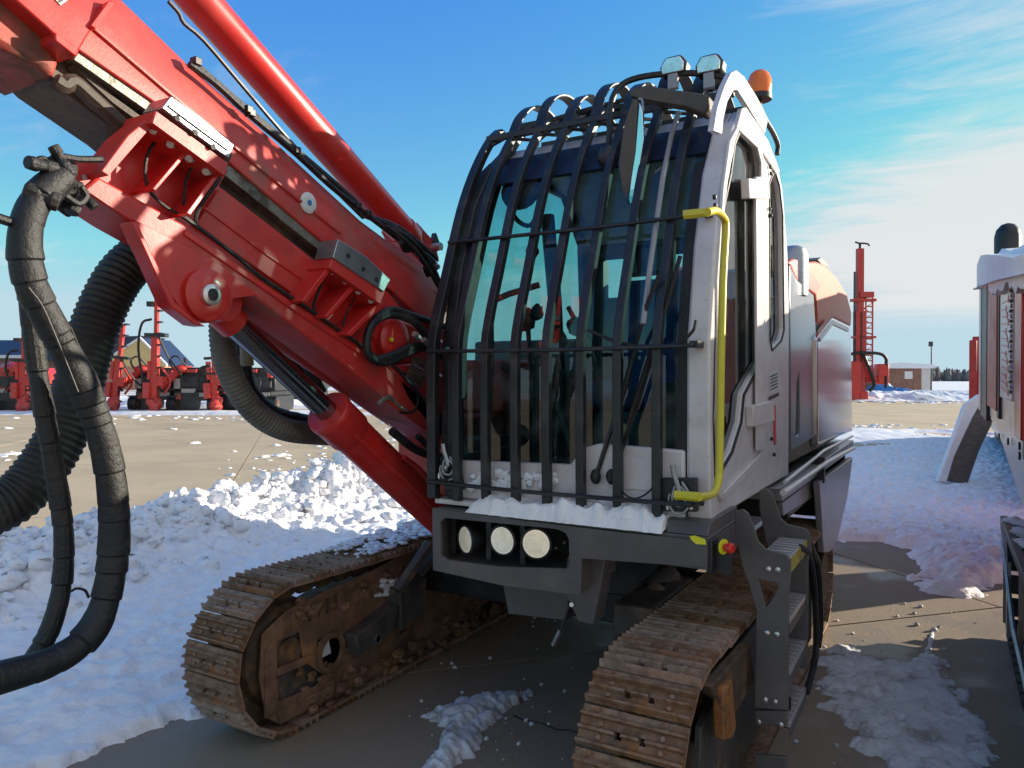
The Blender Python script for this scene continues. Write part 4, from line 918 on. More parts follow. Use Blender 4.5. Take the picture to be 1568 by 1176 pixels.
for k_, (px, py, r_, y_) in enumerate(((805, 490, .05, 3.2), (822, 478, .035, 3.2), (850, 520, .06, 3.3), (815, 385, .035, 3.25), (880, 500, .04, 3.3))):  # the red blob stands in for a red reflection in the windscreen
    m = MB(); m.blob(hit(px, py, y=y_), (r_, r_ * .8, r_ * 1.1), k_, .22, 9, 7); o = m.build('control_or_red_reflection', REDM if k_ == 3 else INT, cab)
for pts in ([(808, 490), (812, 560), (820, 640), (816, 700)], [(850, 520), (858, 600), (850, 690)], [(790, 262), (776, 300), (790, 335), (812, 345), (826, 320)], [(870, 470), (905, 540), (930, 640)], [(765, 560), (800, 575), (850, 568), (900, 580)]):
    m = MB(); m.tube([hit(a, b_, y=3.2) for a, b_ in pts], .012, 7, 5); m.build('control_cable', INT, cab)
m = MB(); m.prism(xz([(945, 560), (1035, 552), (1030, 640), (950, 650)], 4.0), 'y', 3.95, 4.02); m.build('document_box', TAN, cab, bevel=.01)
# wipers
def wiper(pts, pb):
    m = MB(); m.tube([hit(a, b, y=2.69) for a, b in pts], .0095, 6); o = m.build('wiper_arm', BLACK, cab)
    m = MB(); m.tube([hit(a, b, y=2.675) for a, b in pb], .009, 5); m.build('wiper_blade', RUBB, cab)
wiper([(912, 732), (925, 690), (958, 592), (968, 548)], [(940, 650), (990, 470), (1010, 420)])
wiper([(936, 736), (948, 700), (978, 612), (1000, 540)], [(960, 650), (1020, 470), (1042, 392)])
for px in (912, 936):
    m = MB(); a = hit(px, 730, y=2.67); m.blob(a, (.022, .02, .03), px, .05, 10, 7); m.build('wiper_hub', RUBB, cab)
for pts, r_ in (([(945, 730), (955, 755), (975, 763), (1000, 745), (1012, 700)], .0035), ([(900, 505), (940, 522), (985, 530), (1035, 526), (1060, 508), (1066, 490)], .006)):
    m = MB(); m.tube([hit(a, b, y=2.655) for a, b in pts], r_, 6, 5); m.build('washer_hose', RUBB, cab)

# ---- cab guard (stone cage)
GP = [(2.635, 1.17), (2.630, 1.40), (2.630, 1.80), (2.66, 1.95), (2.74, 2.165), (2.86, 2.48), (2.98, 2.70), (3.11, 2.87), (3.20, 2.945)]
guard = MB(); GX = [-1.95, -1.82, -1.675, -1.53, -1.385, -1.235, -1.08, -.925]
def gy(z):
    for (y0, z0), (y1, z1) in zip(GP[:-1], GP[1:]):
        if z0 <= z <= z1: return y0 + (y1 - y0) * (z - z0) / (z1 - z0)
    return GP[0][0]
m = MB(); m.box(-1.96, -.76, 3.10, 3.125, 2.855, 2.885); gd = m.build('cab_guard', BLACK, rig, bevel=.004)
sm_ = catmull([Vector((0, y, z)) for y, z in GP], 4); sp = [(p.y, p.z) for p in sm_]
for i, x in enumerate(GX):
    w_ = .017 if i else .022
    m = MB(); m.prism(sp + [(y + (.034 if i else .04), z - .004) for y, z in reversed(sp)], 'x', x - w_, x + w_); o = m.build('guard_bar', BLACK, gd, bevel=.003)
# heavier outer post at the left
m = MB(); m.prism(off(sp, .075)[6:] + [(y + .125, z - .004) for y, z in reversed(sp[6:])], 'x', -1.90, -1.84); o = m.build('guard_post', BLACK, gd, bevel=.004)
m = MB(); m.prism([(y + .05, z) for y, z in sp[:14]] + [(y + .115, z) for y, z in reversed(sp[:14])], 'x', -1.895, -1.85); m.build('guard_post', BLACK, gd, bevel=.004)
# thin near rod, light grey all round
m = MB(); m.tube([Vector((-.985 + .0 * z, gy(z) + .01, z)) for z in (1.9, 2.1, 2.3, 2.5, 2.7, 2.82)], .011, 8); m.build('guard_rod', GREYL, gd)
for z, r_ in ((2.315, .0085), (1.815, .0085), (1.245, .009)):
    m = MB(); y_ = gy(z) - .012; m.tube([(x, y_ + (.004 * math.sin(x * 9)), z - .006 * math.sin((x + 1.95) / 1.2 * math.pi)) for x in np.linspace(-1.965, -.785, 12)], r_, 8); m.build('guard_crossbar', BLACK, gd)
for z in (2.32, 1.82, 1.25):
    m = MB(); m.box(-.80, -.77, gy(z), gy(z) + .08, z - .012, z + .012); m.build('guard_clamp', BLACK, gd); m = MB(); m.box(-1.90, -1.87, gy(z), gy(z) + .1, z - .012, z + .012); m.build('guard_clamp', BLACK, gd)
# roof slats bending back over the cab
for i, x in enumerate(GX[1:]):
    dz = .03 * (i % 2)
    rp = [(3.11, 2.865), (3.19, 2.985 + dz), (3.32, 3.075 + dz), (3.48, 3.09 + dz), (3.66, 3.03), (3.86, 2.95)]
    rs = [(p.y, p.z) for p in catmull([Vector((0, a, b)) for a, b in rp], 4)]
    m = MB(); m.prism(rs + [(y, z - .014) for y, z in reversed(rs)], 'x', x - .028, x + .028); m.build('roof_slat', BLACK, gd, bevel=.003)
m = MB(); m.box(-1.93, -.80, 3.62, 3.65, 2.965, 2.99); m.box(-1.93, -.80, 3.36, 3.385, 2.995, 3.015); m.build('roof_crossbar', BLACK, gd)
for i in range(6):
    xa, xb = GX[1 + i], GX[2 + i] if 2 + i < 8 else -.8
    m = MB(); m.tube([(xa, 3.14, 2.86), ((xa + xb) / 2, 3.25, 2.87), (xb, 3.38, 3.0)], .009, 6); m.tube([(xb, 3.14, 2.86), ((xa + xb) / 2, 3.28, 2.90), (xa, 3.40, 3.01)], .009, 6); m.build('lattice_brace', BLACK, gd)
for x in GX[1:]:
    m = MB(); m.box(x - .013, x + .013, 3.09, 3.10, 2.79, 2.835); o = m.build('slat_tab', WHITE, gd)
m = MB(); m.tube([hit(932, 242, y=3.02), hit(934, 190, y=3.04), hit(938, 150, y=3.06), hit(958, 126, y=3.1), hit(1000, 115, y=3.12), hit(1060, 112, y=3.12), hit(1115, 118, y=3.12)], .014, 8, 4); m.build('guard_top_tube', BLACK, gd)
m = MB(); m.tube([hit(742, 228, y=3.09), hit(800, 198, y=3.2), hit(900, 168, y=3.35), hit(960, 152, y=3.4)], .012, 6, 3); m.build('guard_top_tube', BLACK, gd)
# convex dark knob and the mirror
c = hit(930, 240, y=2.98); m = MB(); m.blob(c, (.045, .035, .05), 2, .03, 14, 10); m.build('round_blind_spot_mirror', BLACK, gd)
mp4 = [(966, 139), (990, 133), (1086, 146), (1089, 168), (1080, 178), (1040, 163), (975, 152), (965, 148)]
m = MB(); m.prism(xz(mp4, 2.96), 'y', 2.94, 3.02); m.build('mirror_arm_cover', BROWNP, gd, bevel=.010)
m = MB(); m.prism(xz([(968, 150), (976, 152), (972, 230), (962, 314), (952, 300), (946, 250), (955, 190)], 2.90), 'y', 2.90, 2.93); m.build('mirror_housing', BROWNP, gd, bevel=.008)
m = MB(); m.prism(xz([(978, 156), (983, 170), (985, 210), (970, 305), (964, 314), (961, 300), (972, 230)], 2.90), 'y', 2.905, 2.925); m.build('mirror_glass', MIRR, gd, bevel=.003)
m = MB(); m.tube([hit(978, 152, y=2.93), hit(984, 156, y=2.93), hit(984, 200, y=2.92)], .006, 6, 3); m.build('mirror_stay', STEEL, gd)
# latches at the foot of the cage
for lx, ly, sc in ((1040, 750, 1.0), (686, 708, .75)):
    m = MB(); m.prism(xz([(lx - 28, ly - 18 * sc), (lx + 26, ly - 18 * sc), (lx + 28, ly + 34), (lx - 26, ly + 32)], 2.665) if sc == 1 else xz([(lx - 6, ly - 10), (lx + 18, ly - 12), (lx + 30, ly + 40), (lx + 4, ly + 42)], 2.70), 'y', 2.66, 2.69); hb = m.build('latch_plate', BLACK, gd, bevel=.004)
    m = MB(); P_ = lambda a, b, y=2.645: hit(lx + a * sc, ly + b * sc, y=y)
    m.tube([P_(-10, -38), P_(-8, -25), P_(-4, -12), P_(0, 0)], .010, 8, 3)
    m.tube([P_(-14, 6), P_(-16, 18), P_(-8, 34), P_(8, 34), P_(16, 20), P_(14, 4), P_(4, -12)], .005, 6, 3)
    m.tube([P_(-6, -6), P_(-10, 8), P_(-8, 22), P_(6, 24), P_(12, 8), P_(2, -6)], .006, 6, 3)
    m.blob(P_(0, 2), (.012, .01, .02), 2, .1); m.blob(P_(-4, 12), (.010, .01, .014), 3, .1); m.build('toggle_latch', STEEL, gd)
    for dx in (-18, 18):
        m = MB(); m.lathe([(.008, 0), (.008, .02), (.004, .028)], P_(dx, 30 if sc == 1 else 34, 2.66), (0, 0, 1), 8); m.build('bolt_head', BOLT, gd)
# roof work lights
for px, py in ((1030, 100), (1085, 98)):
    c = hit(px, py, y=3.10); s = .054
    m = MB(); m.prism([(c.x - s, c.z - s * .7), (c.x + s, c.z - s * .7), (c.x + s * 1.1, c.z + s * .1), (c.x + s * .7, c.z + s * .75), (c.x - s * .7, c.z + s * .75), (c.x - s * 1.1, c.z + s * .1)], 'y', c.y, c.y + .07)
    o = m.build('roof_work_light', BLACK, rig, bevel=.012)
    m = MB(); m.prism([(c.x - s * .85, c.z - s * .58), (c.x + s * .85, c.z - s * .58), (c.x + s * .92, c.z + s * .08), (c.x + s * .58, c.z + s * .6), (c.x - s * .58, c.z + s * .6), (c.x - s * .92, c.z + s * .08)], 'y', c.y - .006, c.y + .002); m.build('lamp_reflector', LAMPR, o, bevel=.004)
    m = MB(); m.box(c.x - .022, c.x + .022, c.y - .004, c.y + .02, c.z - .10, c.z - .035); m.build('lamp_bracket', GREYL, o, bevel=.003)
# beacon
c = hit(1163, 150, y=3.86)
m = MB(); m.lathe([(.060, -.012), (.060, .012), (.048, .016), (.05, .03)], c, (0, 0, 1), 24); bc = m.build('beacon', BLACK, rig)
m = MB(); m.lathe([(.056, .016), (.060, .05), (.058, .085), (.048, .115), (.030, .132), (.001, .140)], c, (0, 0, 1), 28); m.build('beacon_dome', AMB, bc)
m = MB(); m.cyl(c + Vector((0, 0, -.34)), c + Vector((0, 0, -.01)), .012, 8); m.build('beacon_stem', BLACK, bc)

# ---- engine housing behind the cab
XH = -.77
BLUG = mat('blue_grey_panel_paint', (.20, .215, .25), .2, metal=.3, col2=(.25, .25, .27), scale=2, var=.08, bump=.03, coat=.4, wear=.2)
hood_prof = [(4.36, 1.19), (4.36, 2.28)] + yz([(1226, 398), (1250, 395)], -.80) + yz([(1262, 402), (1282, 422), (1298, 450), (1304, 480)], -.80) + [(6.95, 2.05), (6.95, 1.19)]
y_h = [p[0] for p in hood_prof]
m = MB(); m.prism([(XH - .03, 1.19), (XH - .03, 1.9), (XH - .05, 2.1), (-1.0, 2.2), (-1.85, 2.2), (-1.95, 1.19)], 'y', 4.34, 6.96); eh = m.build('engine_housing', GREYP, rig, bevel=.01)
def P8(pts, x): return yz(pts, x)
# front grey panel, with slot
pan1 = P8([(1209, 405), (1222, 430), (1246, 452), (1250, 520), (1250, 668), (1212, 690)], XH)
slot = P8([(1220, 585), (1224, 570), (1225, 665), (1218, 668)], XH)
m = MB(); m.prism(pan1, 'x', XH - .03, XH, holes=[slot]); m.build('side_panel', BLUG, eh, bevel=.006)
pan2 = P8([(1252, 518), (1276, 487), (1303, 500), (1305, 660), (1266, 676), (1253, 684)], XH + .02)
m = MB(); m.prism(pan2, 'x', XH - .03, XH + .02); o = m.build('side_panel', SILV, eh, bevel=.008); o['label'] = 'glossy silver rear side panel'
m = MB(); m.prism(P8([(1255, 517), (1276, 490), (1300, 502), (1300, 508), (1276, 497), (1257, 523)], XH + .03), 'x', XH + .02, XH + .03); m.build('panel_trim', WHITE, eh, bevel=.002)
# faceted salmon hood over the rear
h1 = P8([(1226, 402), (1252, 400), (1262, 404), (1282, 424), (1297, 450), (1304, 478), (1303, 500), (1276, 487), (1253, 516), (1250, 455)], XH - .05)
m = MB(); m.prism(h1, 'x', -1.75, XH - .05); o = m.build('rear_hood', SALM, eh, bevel=.02)
m = MB(); m.prism(P8([(1208, 402), (1214, 396), (1226, 398), (1258, 436), (1250, 452), (1222, 432)], XH - .02), 'x', -1.5, XH - .02); o = m.build('tilted_hood_flap', REDM, eh, bevel=.01)
m = MB(); m.prism(P8([(1252, 398), (1258, 394), (1270, 408), (1262, 408)], XH - .12), 'x', -1.4, XH - .12); m.build('hood_gap', RUBB, eh)
m = MB(); m.prism(P8([(1234, 439), (1246, 439), (1246, 443), (1234, 443)], XH + .004), 'x', XH - .02, XH + .004); m.build('hood_handle', BLACK, eh)
c = hit(1214, 392, y=4.9); m = MB(); m.lathe([(.09, -.25), (.09, .0), (.075, .04), (.04, .06)], c, (0, 0, 1), 20); m.build('exhaust_cap', STEEL, eh)
# deck, rails and skirts
m = MB(); m.prism(P8([(1196, 748), (1307, 674), (1307, 688), (1198, 768)], XH + .06), 'x', XH - .5, XH + .06); dk = m.build('deck_edge', GREYL, rig, bevel=.004)
m = MB(); m.tube(hx([(1199, 755), (1266, 708), (1307, 686)], XH + .10), .016, 8); m.tube(hx([(1202, 738), (1262, 690), (1305, 668)], XH + .08), .010, 8); m.build('deck_rail', WHITE, dk)
m = MB(); m.prism(P8([(1198, 770), (1262, 722), (1264, 748), (1232, 770), (1200, 790)], XH + .03), 'x', XH, XH + .03); m.build('skirt_plate', GREYL, dk, bevel=.004)
m = MB(); m.prism(P8([(1255, 738), (1306, 700), (1298, 760), (1280, 836), (1270, 846), (1262, 846)], XH + .09), 'x', XH + .05, XH + .09); o = m.build('rear_skirt', GREYL, dk, bevel=.006)
m = MB(); m.prism(P8([(1262, 700), (1264, 700), (1264, 740), (1262, 740)], XH + .1), 'x', XH, XH + .1); m.build('skirt_strap', BLACK, dk)
m = MB(); m.box(-1.5, XH + .02, 5.6, 6.95, .72, 1.15); m.box(-1.2, XH, 4.4, 5.6, .9, 1.15); m.build('side_tank', BLACK, rig, bevel=.01)

# unseen tail section on the far side, shaped for the shade it casts on the snow
m = MB(); m.box(-2.85, -1.75, 6.97, 8.2, 1.0, 1.95); m.build('unseen_tail_box', REDM, rig, bevel=.03)
m = MB(); m.cyl((-2.3, 7.5, 1.9), (-2.3, 7.5, 2.2), .28, 20); m.build('unseen_tail_drum', GREYL, rig, bevel=.02)
m = MB(); m.box(-2.85, -1.98, 4.35, 6.9, 1.14, 1.95); m.build('left_side_tank', GREYP, rig, bevel=.02)
# ---- access ladder
Y1, Y2 = 2.90, 3.28
pl = [(1126, 782), (1138, 780), (1146, 786), (1154, 806), (1161, 829), (1172, 841), (1203, 849), (1211, 858), (1211, 880), (1208, 905), (1207, 1088), (1155, 1085), (1158, 935), (1146, 893), (1137, 870), (1125, 812)]
cut = [(1161, 887), (1192, 893), (1190, 905), (1173, 931)]
m = MB(); m.prism(xz(pl, Y1), 'y', Y1, Y1 + .012, holes=[xz(cut, Y1)]); ld = m.build('access_ladder', GREYP, rig, bevel=.003)
D = Vector((0, Y2 - Y1, 0))
m = MB(); q_ = xz(pl, Y1); m.prism([(x + .01, z + .03) for x, z in q_], 'y', Y2, Y2 + .012, holes=[[(x + .01, z + .03) for x, z in xz(cut, Y1)]]); m.build('ladder_plate', GREYP, ld, bevel=.003)
m = MB(); m.prism(xz([(1156, 1088), (1206, 1090), (1205, 1112), (1157, 1108)], Y1 - .004), 'y', Y1 - .006, Y1 + .02); m.prism(xz([(1155, 1155), (1205, 1160), (1204, 1250), (1158, 1240)], Y1), 'y', Y1, Y1 + .02)
m.build('lower_step_bracket', GREYP, ld, bevel=.003)
def tread(pz, t=.022, name='ladder_tread', mt=GREYL):
    xa, xb = hit(1172, pz, y=Y1).x - .02, hit(1209, pz, y=Y1).x; z = hit(1190, pz, y=Y1).z
    m = MB(); m.box(xa, xb, Y1 + .014, Y2 - .002, z - t, z)
    for k_ in range(7): m.box(xa + .005, xb - .005, Y1 + .04 + k_ * .048, Y1 + .048 + k_ * .048, z, z + .005)
    o = m.build(name, mt, ld, bevel=.002); return xa, xb, z
xa, xb, z = tread(853, .02)
m = MB(); m.box(xb, xb + .004, Y1 + .014, Y2, z - .055, z - .002); o = m.build('yellow_tread_edge', mat('worn_yellow', (.42, .33, .05), .6, col2=(.15, .13, .08), scale=20, var=.2), ld)
for pz in (945, 1024, 1104): 
    xa, xb, z = tread(pz); m = MB(); m.box(xb - .004, xb, Y1 + .014, Y2, z - .06, z - .022); m.build('tread_lip', GREYP, ld)
m = MB(); m.box(hit(1160, 1120, y=Y1).x, hit(1206, 1120, y=Y1).x - .01, Y1 + .12, Y1 + .13, .34, .46); m.build('mud_flap', RUBB, ld)
for px, py in ((1177, 871), (1191, 872), (1175, 969), (1190, 971), (1172, 1071), (1187, 1074), (1162, 1105), (1196, 1109)):
    m = MB(); a = hit(px, py, y=Y1); m.lathe([(.010, 0), (.010, .006), (.005, .009)], a, (0, -1, 0), 10); m.build('ladder_bolt', BOLT, ld)
m = MB(); m.tube(hx([(1226, 838), (1238, 850), (1246, 890), (1250, 960), (1248, 1010), (1235, 1060)], -.50), .014, 7, 5); m.build('ladder_hose', RUBB, rig)
m = MB(); m.tube(hx([(1240, 835), (1252, 870), (1256, 950), (1252, 990)], -.62), .02, 7, 5); m.build('ladder_hose', RUBB, rig)
m = MB(); a = hit(1226, 860, y=3.4); m.box(a.x - .05, a.x + .03, 3.4, 3.5, .55, 1.0); m.build('ladder_mount', BLACK, rig)

# snow lying on the machine
random.seed(31)
def lumpy(pts, h, wy0, wy1, name, label, seed=1, zf=None, mt=SNOW):
    m = MB(); A = [hit(a, b, y=wy0) for a, b in pts]; n = len(A); V = []; K = 9
    rn = random.Random(seed)
    P = catmull(A, 8); n = len(P); xs_ = np.array([p.x for p in P])
    for i, p in enumerate(P):
        e = min(1, min(i, n - 1 - i) / 3); zb_ = zt + .002
        top = (p.z - zb_)
        for k in range(K):
            t = k / (K - 1); yy = wy0 + (wy1 - wy0) * t
            j = float(fbm(np.array([p.x * 26 + seed]), np.array([yy * 26]), seed, 4)[0]) - .5
            hh = max(0.0, (min(t * 3.5, 1) * 1.0) * (top * (.9 + .9 * j))) * (.2 + .8 * e)
            V.append((p.x, yy - (0.012 * (1 - t) * abs(j) * 4), zb_ + hh + (0 if k else -.004)))
    m.add(V, [(i * K + k, (i + 1) * K + k, (i + 1) * K + k + 1, i * K + k + 1) for i in range(n - 1) for k in range(K - 1)])
    k0 = len(m.v); m.add([(v[0], v[1], zb_ - .004) for v in V[::K]] + [(v[0], v[1], zb_ - .004) for v in V[K - 1::K]], [])
    tag(m.build(name, mt), label, 'snow', kind='stuff')
lumpy([(712, 772), (730, 764), (760, 762), (800, 770), (832, 768), (850, 762), (885, 772), (915, 768), (930, 778), (960, 772), (985, 778), (1008, 790), (1014, 802)], .05, 2.598, 2.70, 'snow_on_beam', 'snow left on top of the grey front beam below the windscreen', 3)
m = MB()
for i in range(150):
    px = random.uniform(722, 1000); t = random.random(); a = hit(px, 784 + (px - 722) * .062 - random.uniform(0, 10), y=2.62 + .05 * t); r = random.uniform(.008, .022)
    a.z = max(a.z, zt + .004); m.blob((a.x, a.y, a.z), (r * 1.4, r, r * .8), i, .3, 6, 4)
for i in range(60):
    px = random.choice((random.uniform(790, 850), random.uniform(720, 790))); a = hit(px, random.uniform(724, 748), y=2.69); r = random.uniform(.010, .02); m.blob(a, (r * 1.3, r * .6, r), i, .3, 6, 4)
tag(m.build('snow_on_windscreen_sill', SNOW), 'lumps of snow stuck to the sill under the windscreen', 'snow', kind='stuff')
m = MB()
for i in range(260):
    y = random.uniform(3.0, 4.6); x = random.uniform(-3.02, -2.70) ; r = random.uniform(.010, .045) * (.3 + .7 * min(1, (y - 2.9)))
    m.blob((x, y, .742 + r * .15), (r * 1.5, r * 1.7, r * .55), i, .3, 7, 5)
for i in range(26):
    a = hit(random.uniform(575, 616), random.uniform(886, 914), x=XI + .0); m.blob(a, (.03, .03, .012), i, .3)
tag(m.build('snow_on_track', SNOW), 'patches of snow on top of the left crawler track', 'snow', kind='stuff')
# ================================================================== BOOM
XS = -2.20                       # near face of the boom
XBK = -2.52
m = MB()
st = [((60, 32), (86, -20), (118, -75)), ((119, 76), (141, 42), (178, -8)), ((245, 163), (262, 144), (289, 100)), ((357, 254), (378, 238), (411, 208)), ((504, 380), (521, 357), (552, 338)), ((600, 445), (620, 425), (652, 412)), ((662, 505), (676, 485), (700, 455))]
secs = []
for lo_, ri, to in st:
    a, b_, c_ = hit(*lo_, x=XS), hit(*ri, x=XS), hit(*to, x=XS - .07)
    secs.append([a, b_, c_, Vector((XBK + .07, c_.y, c_.z)), Vector((XBK, b_.y, b_.z)), Vector((XBK, a.y, a.z))])
m.loft(secs); boom = m.build('boom', REDM, rig, bevel=.006)
# wider collar at the upper end
m = MB(); st = [((-60, -75), (-20, -140), (10, -200)), ((87, 56), (118, 0), (150, -52)), ((120, 80), (142, 40), (182, -14))]; secs = []
for lo_, ri, to in st:
    a, b_, c_ = hit(*lo_, x=XS + .03), hit(*ri, x=XS + .03), hit(*to, x=XS - .03)
    secs.append([a, b_, c_, Vector((XBK + .03, c_.y, c_.z)), Vector((XBK - .03, b_.y, b_.z)), Vector((XBK - .03, a.y, a.z))])
m.loft(secs); m.build('boom_collar', RED, boom, bevel=.006)
m = MB(); m.prism(yz([(84, 48), (122, 76), (119, 86), (112, 84), (84, 62)], XS + .045), 'x', XS - .1, XS + .045); m.prism(yz([(138, 40), (168, 0), (176, 3), (146, 46)], XS + .04), 'x', XS, XS + .042); m.build('collar_lug', RED, boom, bevel=.005)
# white tag with a mark, on the collar
m = MB(); m.prism(yz([(84, -2), (96, -6), (104, 0), (93, 8)], XS + .034), 'x', XS + .030, XS + .034); m.build('white_tag', LABELW, boom)
m = MB(); m.prism(yz([(89, 1), (96, -2), (98, 0), (92, 4)], XS + .036), 'x', XS + .034, XS + .0355); m.build('tag_mark', LABELD, boom)
# ridge bead along the near face
m = MB(); m.tube([hit(*p, x=XS + .002) for p in ((141, 42), (252, 137), (361, 227), (446, 297), (521, 357))], .008, 6); m.build('weld_bead', REDM, boom)
# dirty telescoping inner boom under it
m = MB(); m.prism(yz([(0, 74), (58, 100), (85, 129), (190, 205), (300, 300), (480, 425), (600, 490), (600, 440), (357, 258), (245, 170), (119, 82), (60, 20), (-60, -70), (-60, 30)], XS - .06), 'x', XBK + .04, XS - .06); m.build('inner_boom', DIRTY, boom, bevel=.012)
m = MB(); m.prism(yz([(-60, -85), (40, 2), (86, 58), (92, 98), (84, 124), (58, 98), (0, 72), (-60, 36)], XS - .03), 'x', XBK + .0, XS - .03); m.build('inner_boom_nose', REDD, boom, bevel=.02)
m = MB(); m.tube([hit(*p, x=XS - .02) for p in ((84, 124), (98, 132), (112, 126), (140, 150), (185, 190))], .025, 8, 3); m.build('grease_lip', DIRTY, boom)
for pts in ([(122, 76), (246, 163), (238, 178), (112, 90)], [(350, 252), (430, 312), (504, 378), (500, 392), (424, 332), (342, 266)]):
    m = MB(); m.prism(yz(pts, XS - .01), 'x', XS - .09, XS - .01); m.build('slide_rail', RAILM, boom, bevel=.003)
m = MB(); m.tube([hit(*p, x=XS - .05) for p in ((108, 98), (170, 155), (232, 200))], .02, 6); m.build('hydraulic_pipe', DIRTY, boom)
c = hit(471, 311, x=XS)   # round wear-pad cap
m = MB(); m.lathe([(.042, 0), (.042, .006), (.030, .012), (.012, .012), (.011, .006)], (XS, c.y, c.z), (1, 0, 0), 28); m.build('pivot_cap', LABELW, boom)
m = MB(); m.lathe([(.010, .006), (.010, .014), (.002, .014)], (XS, c.y, c.z), (1, 0, 0), 10); m.build('cap_bolt', BLUE, boom)

# ---- lower cradle
XC = XS + .0
cr = [(132, 288), (150, 262), (200, 214), (238, 176), (350, 262), (336, 285), (400, 334), (470, 388), (500, 412), (520, 402), (594, 446), (640, 505), (700, 610), (700, 672), (613, 628), (569, 586), (385, 444), (204, 336)]
m = MB(); m.prism(yz(cr, XC), 'x', XC - .16, XC); cradle = m.build('boom_cradle', RED, rig, bevel=.006)
m = MB(); m.prism(yz([(126, 289), (150, 270), (282, 343), (322, 370), (462, 466), (560, 533), (620, 585), (700, 650), (700, 690), (613, 632), (569, 591), (385, 450), (300, 398), (204, 342)], XC + .05), 'x', XC - .14, XC + .05); m.build('cradle_flange', REDM, cradle, bevel=.008)
m = MB(); m.prism(yz([(285, 352), (470, 478), (566, 545), (566, 552), (466, 486), (283, 360)], XC + .058), 'x', XC + .04, XC + .058); m.build('flange_step', RED, cradle, bevel=.003)
m = MB(); m.prism(yz([(336, 290), (470, 392), (510, 420), (463, 460), (300, 344)], XC + .02), 'x', XC - .02, XC + .02); m.build('side_panel', REDM, cradle, bevel=.004)
m = MB(); m.tube([hit(*p, x=XC + .021) for p in ((312, 318), (400, 384), (486, 444))], .006, 6); m.build('weld_bead', RED, cradle)
m = MB(); m.prism(yz([(238, 169), (350, 250), (345, 270), (232, 187)], XC + .15), 'x', XC - .02, XC + .15); m.build('top_flange', REDM, cradle, bevel=.004)
m = MB(); m.prism(yz([(196, 206), (240, 170), (246, 178), (166, 270), (154, 262)], XC + .12), 'x', XC, XC + .12); m.build('end_gusset', REDM, cradle, bevel=.004)
for pts in ([(288, 224), (294, 228), (239, 293), (233, 289)], [(335, 258), (341, 262), (292, 330), (285, 326)]):
    m = MB(); m.prism(yz(pts, XC + .11), 'x', XC, XC + .11); m.build('gusset_rib', RED, cradle, bevel=.003)
def splate(pts, x, slots):
    m = MB(); m.prism(yz(pts, x), 'x', x - .10, x); o = m.build('steel_wear_plate', STEEL, cradle, bevel=.003)
    m = MB()
    for px, py in slots: m = MB(); a = hit(px, py, x=x); m.lathe([(.010, 0), (.010, .003)], (x, a.y, a.z), (1, 0, 0), 8); m.build('plate_slot', RUBB, cradle)
splate([(262, 147), (308, 180), (359, 222), (351, 243), (300, 206), (248, 165)], XC + .16, [(271, 181), (299, 203), (326, 225)])
m = MB(); m.prism(yz([(261, 160), (303, 190), (352, 228), (350, 231), (300, 194), (259, 163)], XC + .165), 'x', XC + .158, XC + .166); m.build('plate_step', STEEL, cradle, bevel=.001)
m = MB(); m.prism(yz([(510, 394), (590, 446), (583, 466), (504, 410)], XC + .14), 'x', XC, XC + .14); m.build('top_flange', REDM, cradle, bevel=.004)
splate([(518, 366), (560, 392), (598, 428), (588, 447), (548, 420), (510, 394)], XC + .15, [(533, 392), (556, 412), (576, 428)])
for pts in ([(506, 404), (512, 408), (470, 464), (463, 460)], [(541, 434), (547, 438), (503, 488), (498, 484)], [(583, 460), (589, 464), (538, 515), (532, 511)]):
    m = MB(); m.prism(yz(pts, XC + .12), 'x', XC, XC + .12); m.build('gusset_rib', RED, cradle, bevel=.003)
for px, py in ((238, 196), (264, 217), (292, 239), (318, 259), (510, 412), (529, 426), (549, 442), (568, 456)):
    m = MB(); a = hit(px, py, x=XC + .10); m.cyl(a - Vector((0.09, 0, 0)), a, .010, 8); m.lathe([(.018, 0), (.018, .014), (.012, .018), (.012, .03)], a, (.5, -.6, -.5), 10); m.build('clamp_bolt', BOLT, cradle)
m = MB(); m.prism(yz([(90, 268), (112, 238), (156, 247), (150, 262), (130, 290), (122, 287)], XC + .04), 'x', XC - .02, XC + .04); m.build('hose_bracket', RED, cradle, bevel=.004)
for px, py in ((103, 262), (128, 272), (146, 252)):
    m = MB(); a = hit(px, py, x=XC + .04); m.lathe([(.008, 0), (.008, .006)], a, (1, 0, 0), 8); m.build('bracket_bolt', BOLT, cradle)
# pivot lug
lug = [(206, 336), (232, 350), (330, 405), (392, 450), (356, 462)]
cc = hit(315, 452, x=XC + .06)
def arc(px, py, r, a0, a1, n=10): return [(px + r * math.cos(R(a0 + (a1 - a0) * i / n)), py + r * math.sin(R(a0 + (a1 - a0) * i / n))) for i in range(n + 1)]
lugp = [(206, 336), (330, 400), (396, 452), (352, 458)] + arc(315, 453, 42, 5, 150) + [(262, 452)]
for x0_, x1_ in ((XC + .012, XC + .06),):
    m = MB(); m.prism(yz(lugp, XC + .06), 'x', x0_, x1_); o = m.build('pivot_lug', RED, cradle, bevel=.006)
m = MB(); m.prism(yz([(203, 338), (212, 340), (270, 462), (300, 490), (318, 500), (300, 497), (262, 468)], XC + .09), 'x', XC + .02, XC + .085); m.build('lug_flange', RED, cradle, bevel=.004)
m = MB(); m.lathe([(.088, -.01), (.088, .016), (.082, .020), (.04, .020)], cc, (1, 0, 0), 32); m.build('pivot_boss', RED, cradle)
m = MB(); m.lathe([(.035, .0), (.035, .034), (.025, .038)], cc, (1, 0, 0), 28); m.build('pivot_pin', BOLT, cradle); m = MB(); m.lathe([(.022, .036), (.020, .040), (.016, .0405)], cc, (1, 0, 0), 20); m.build('pin_core', RUBB, cradle)
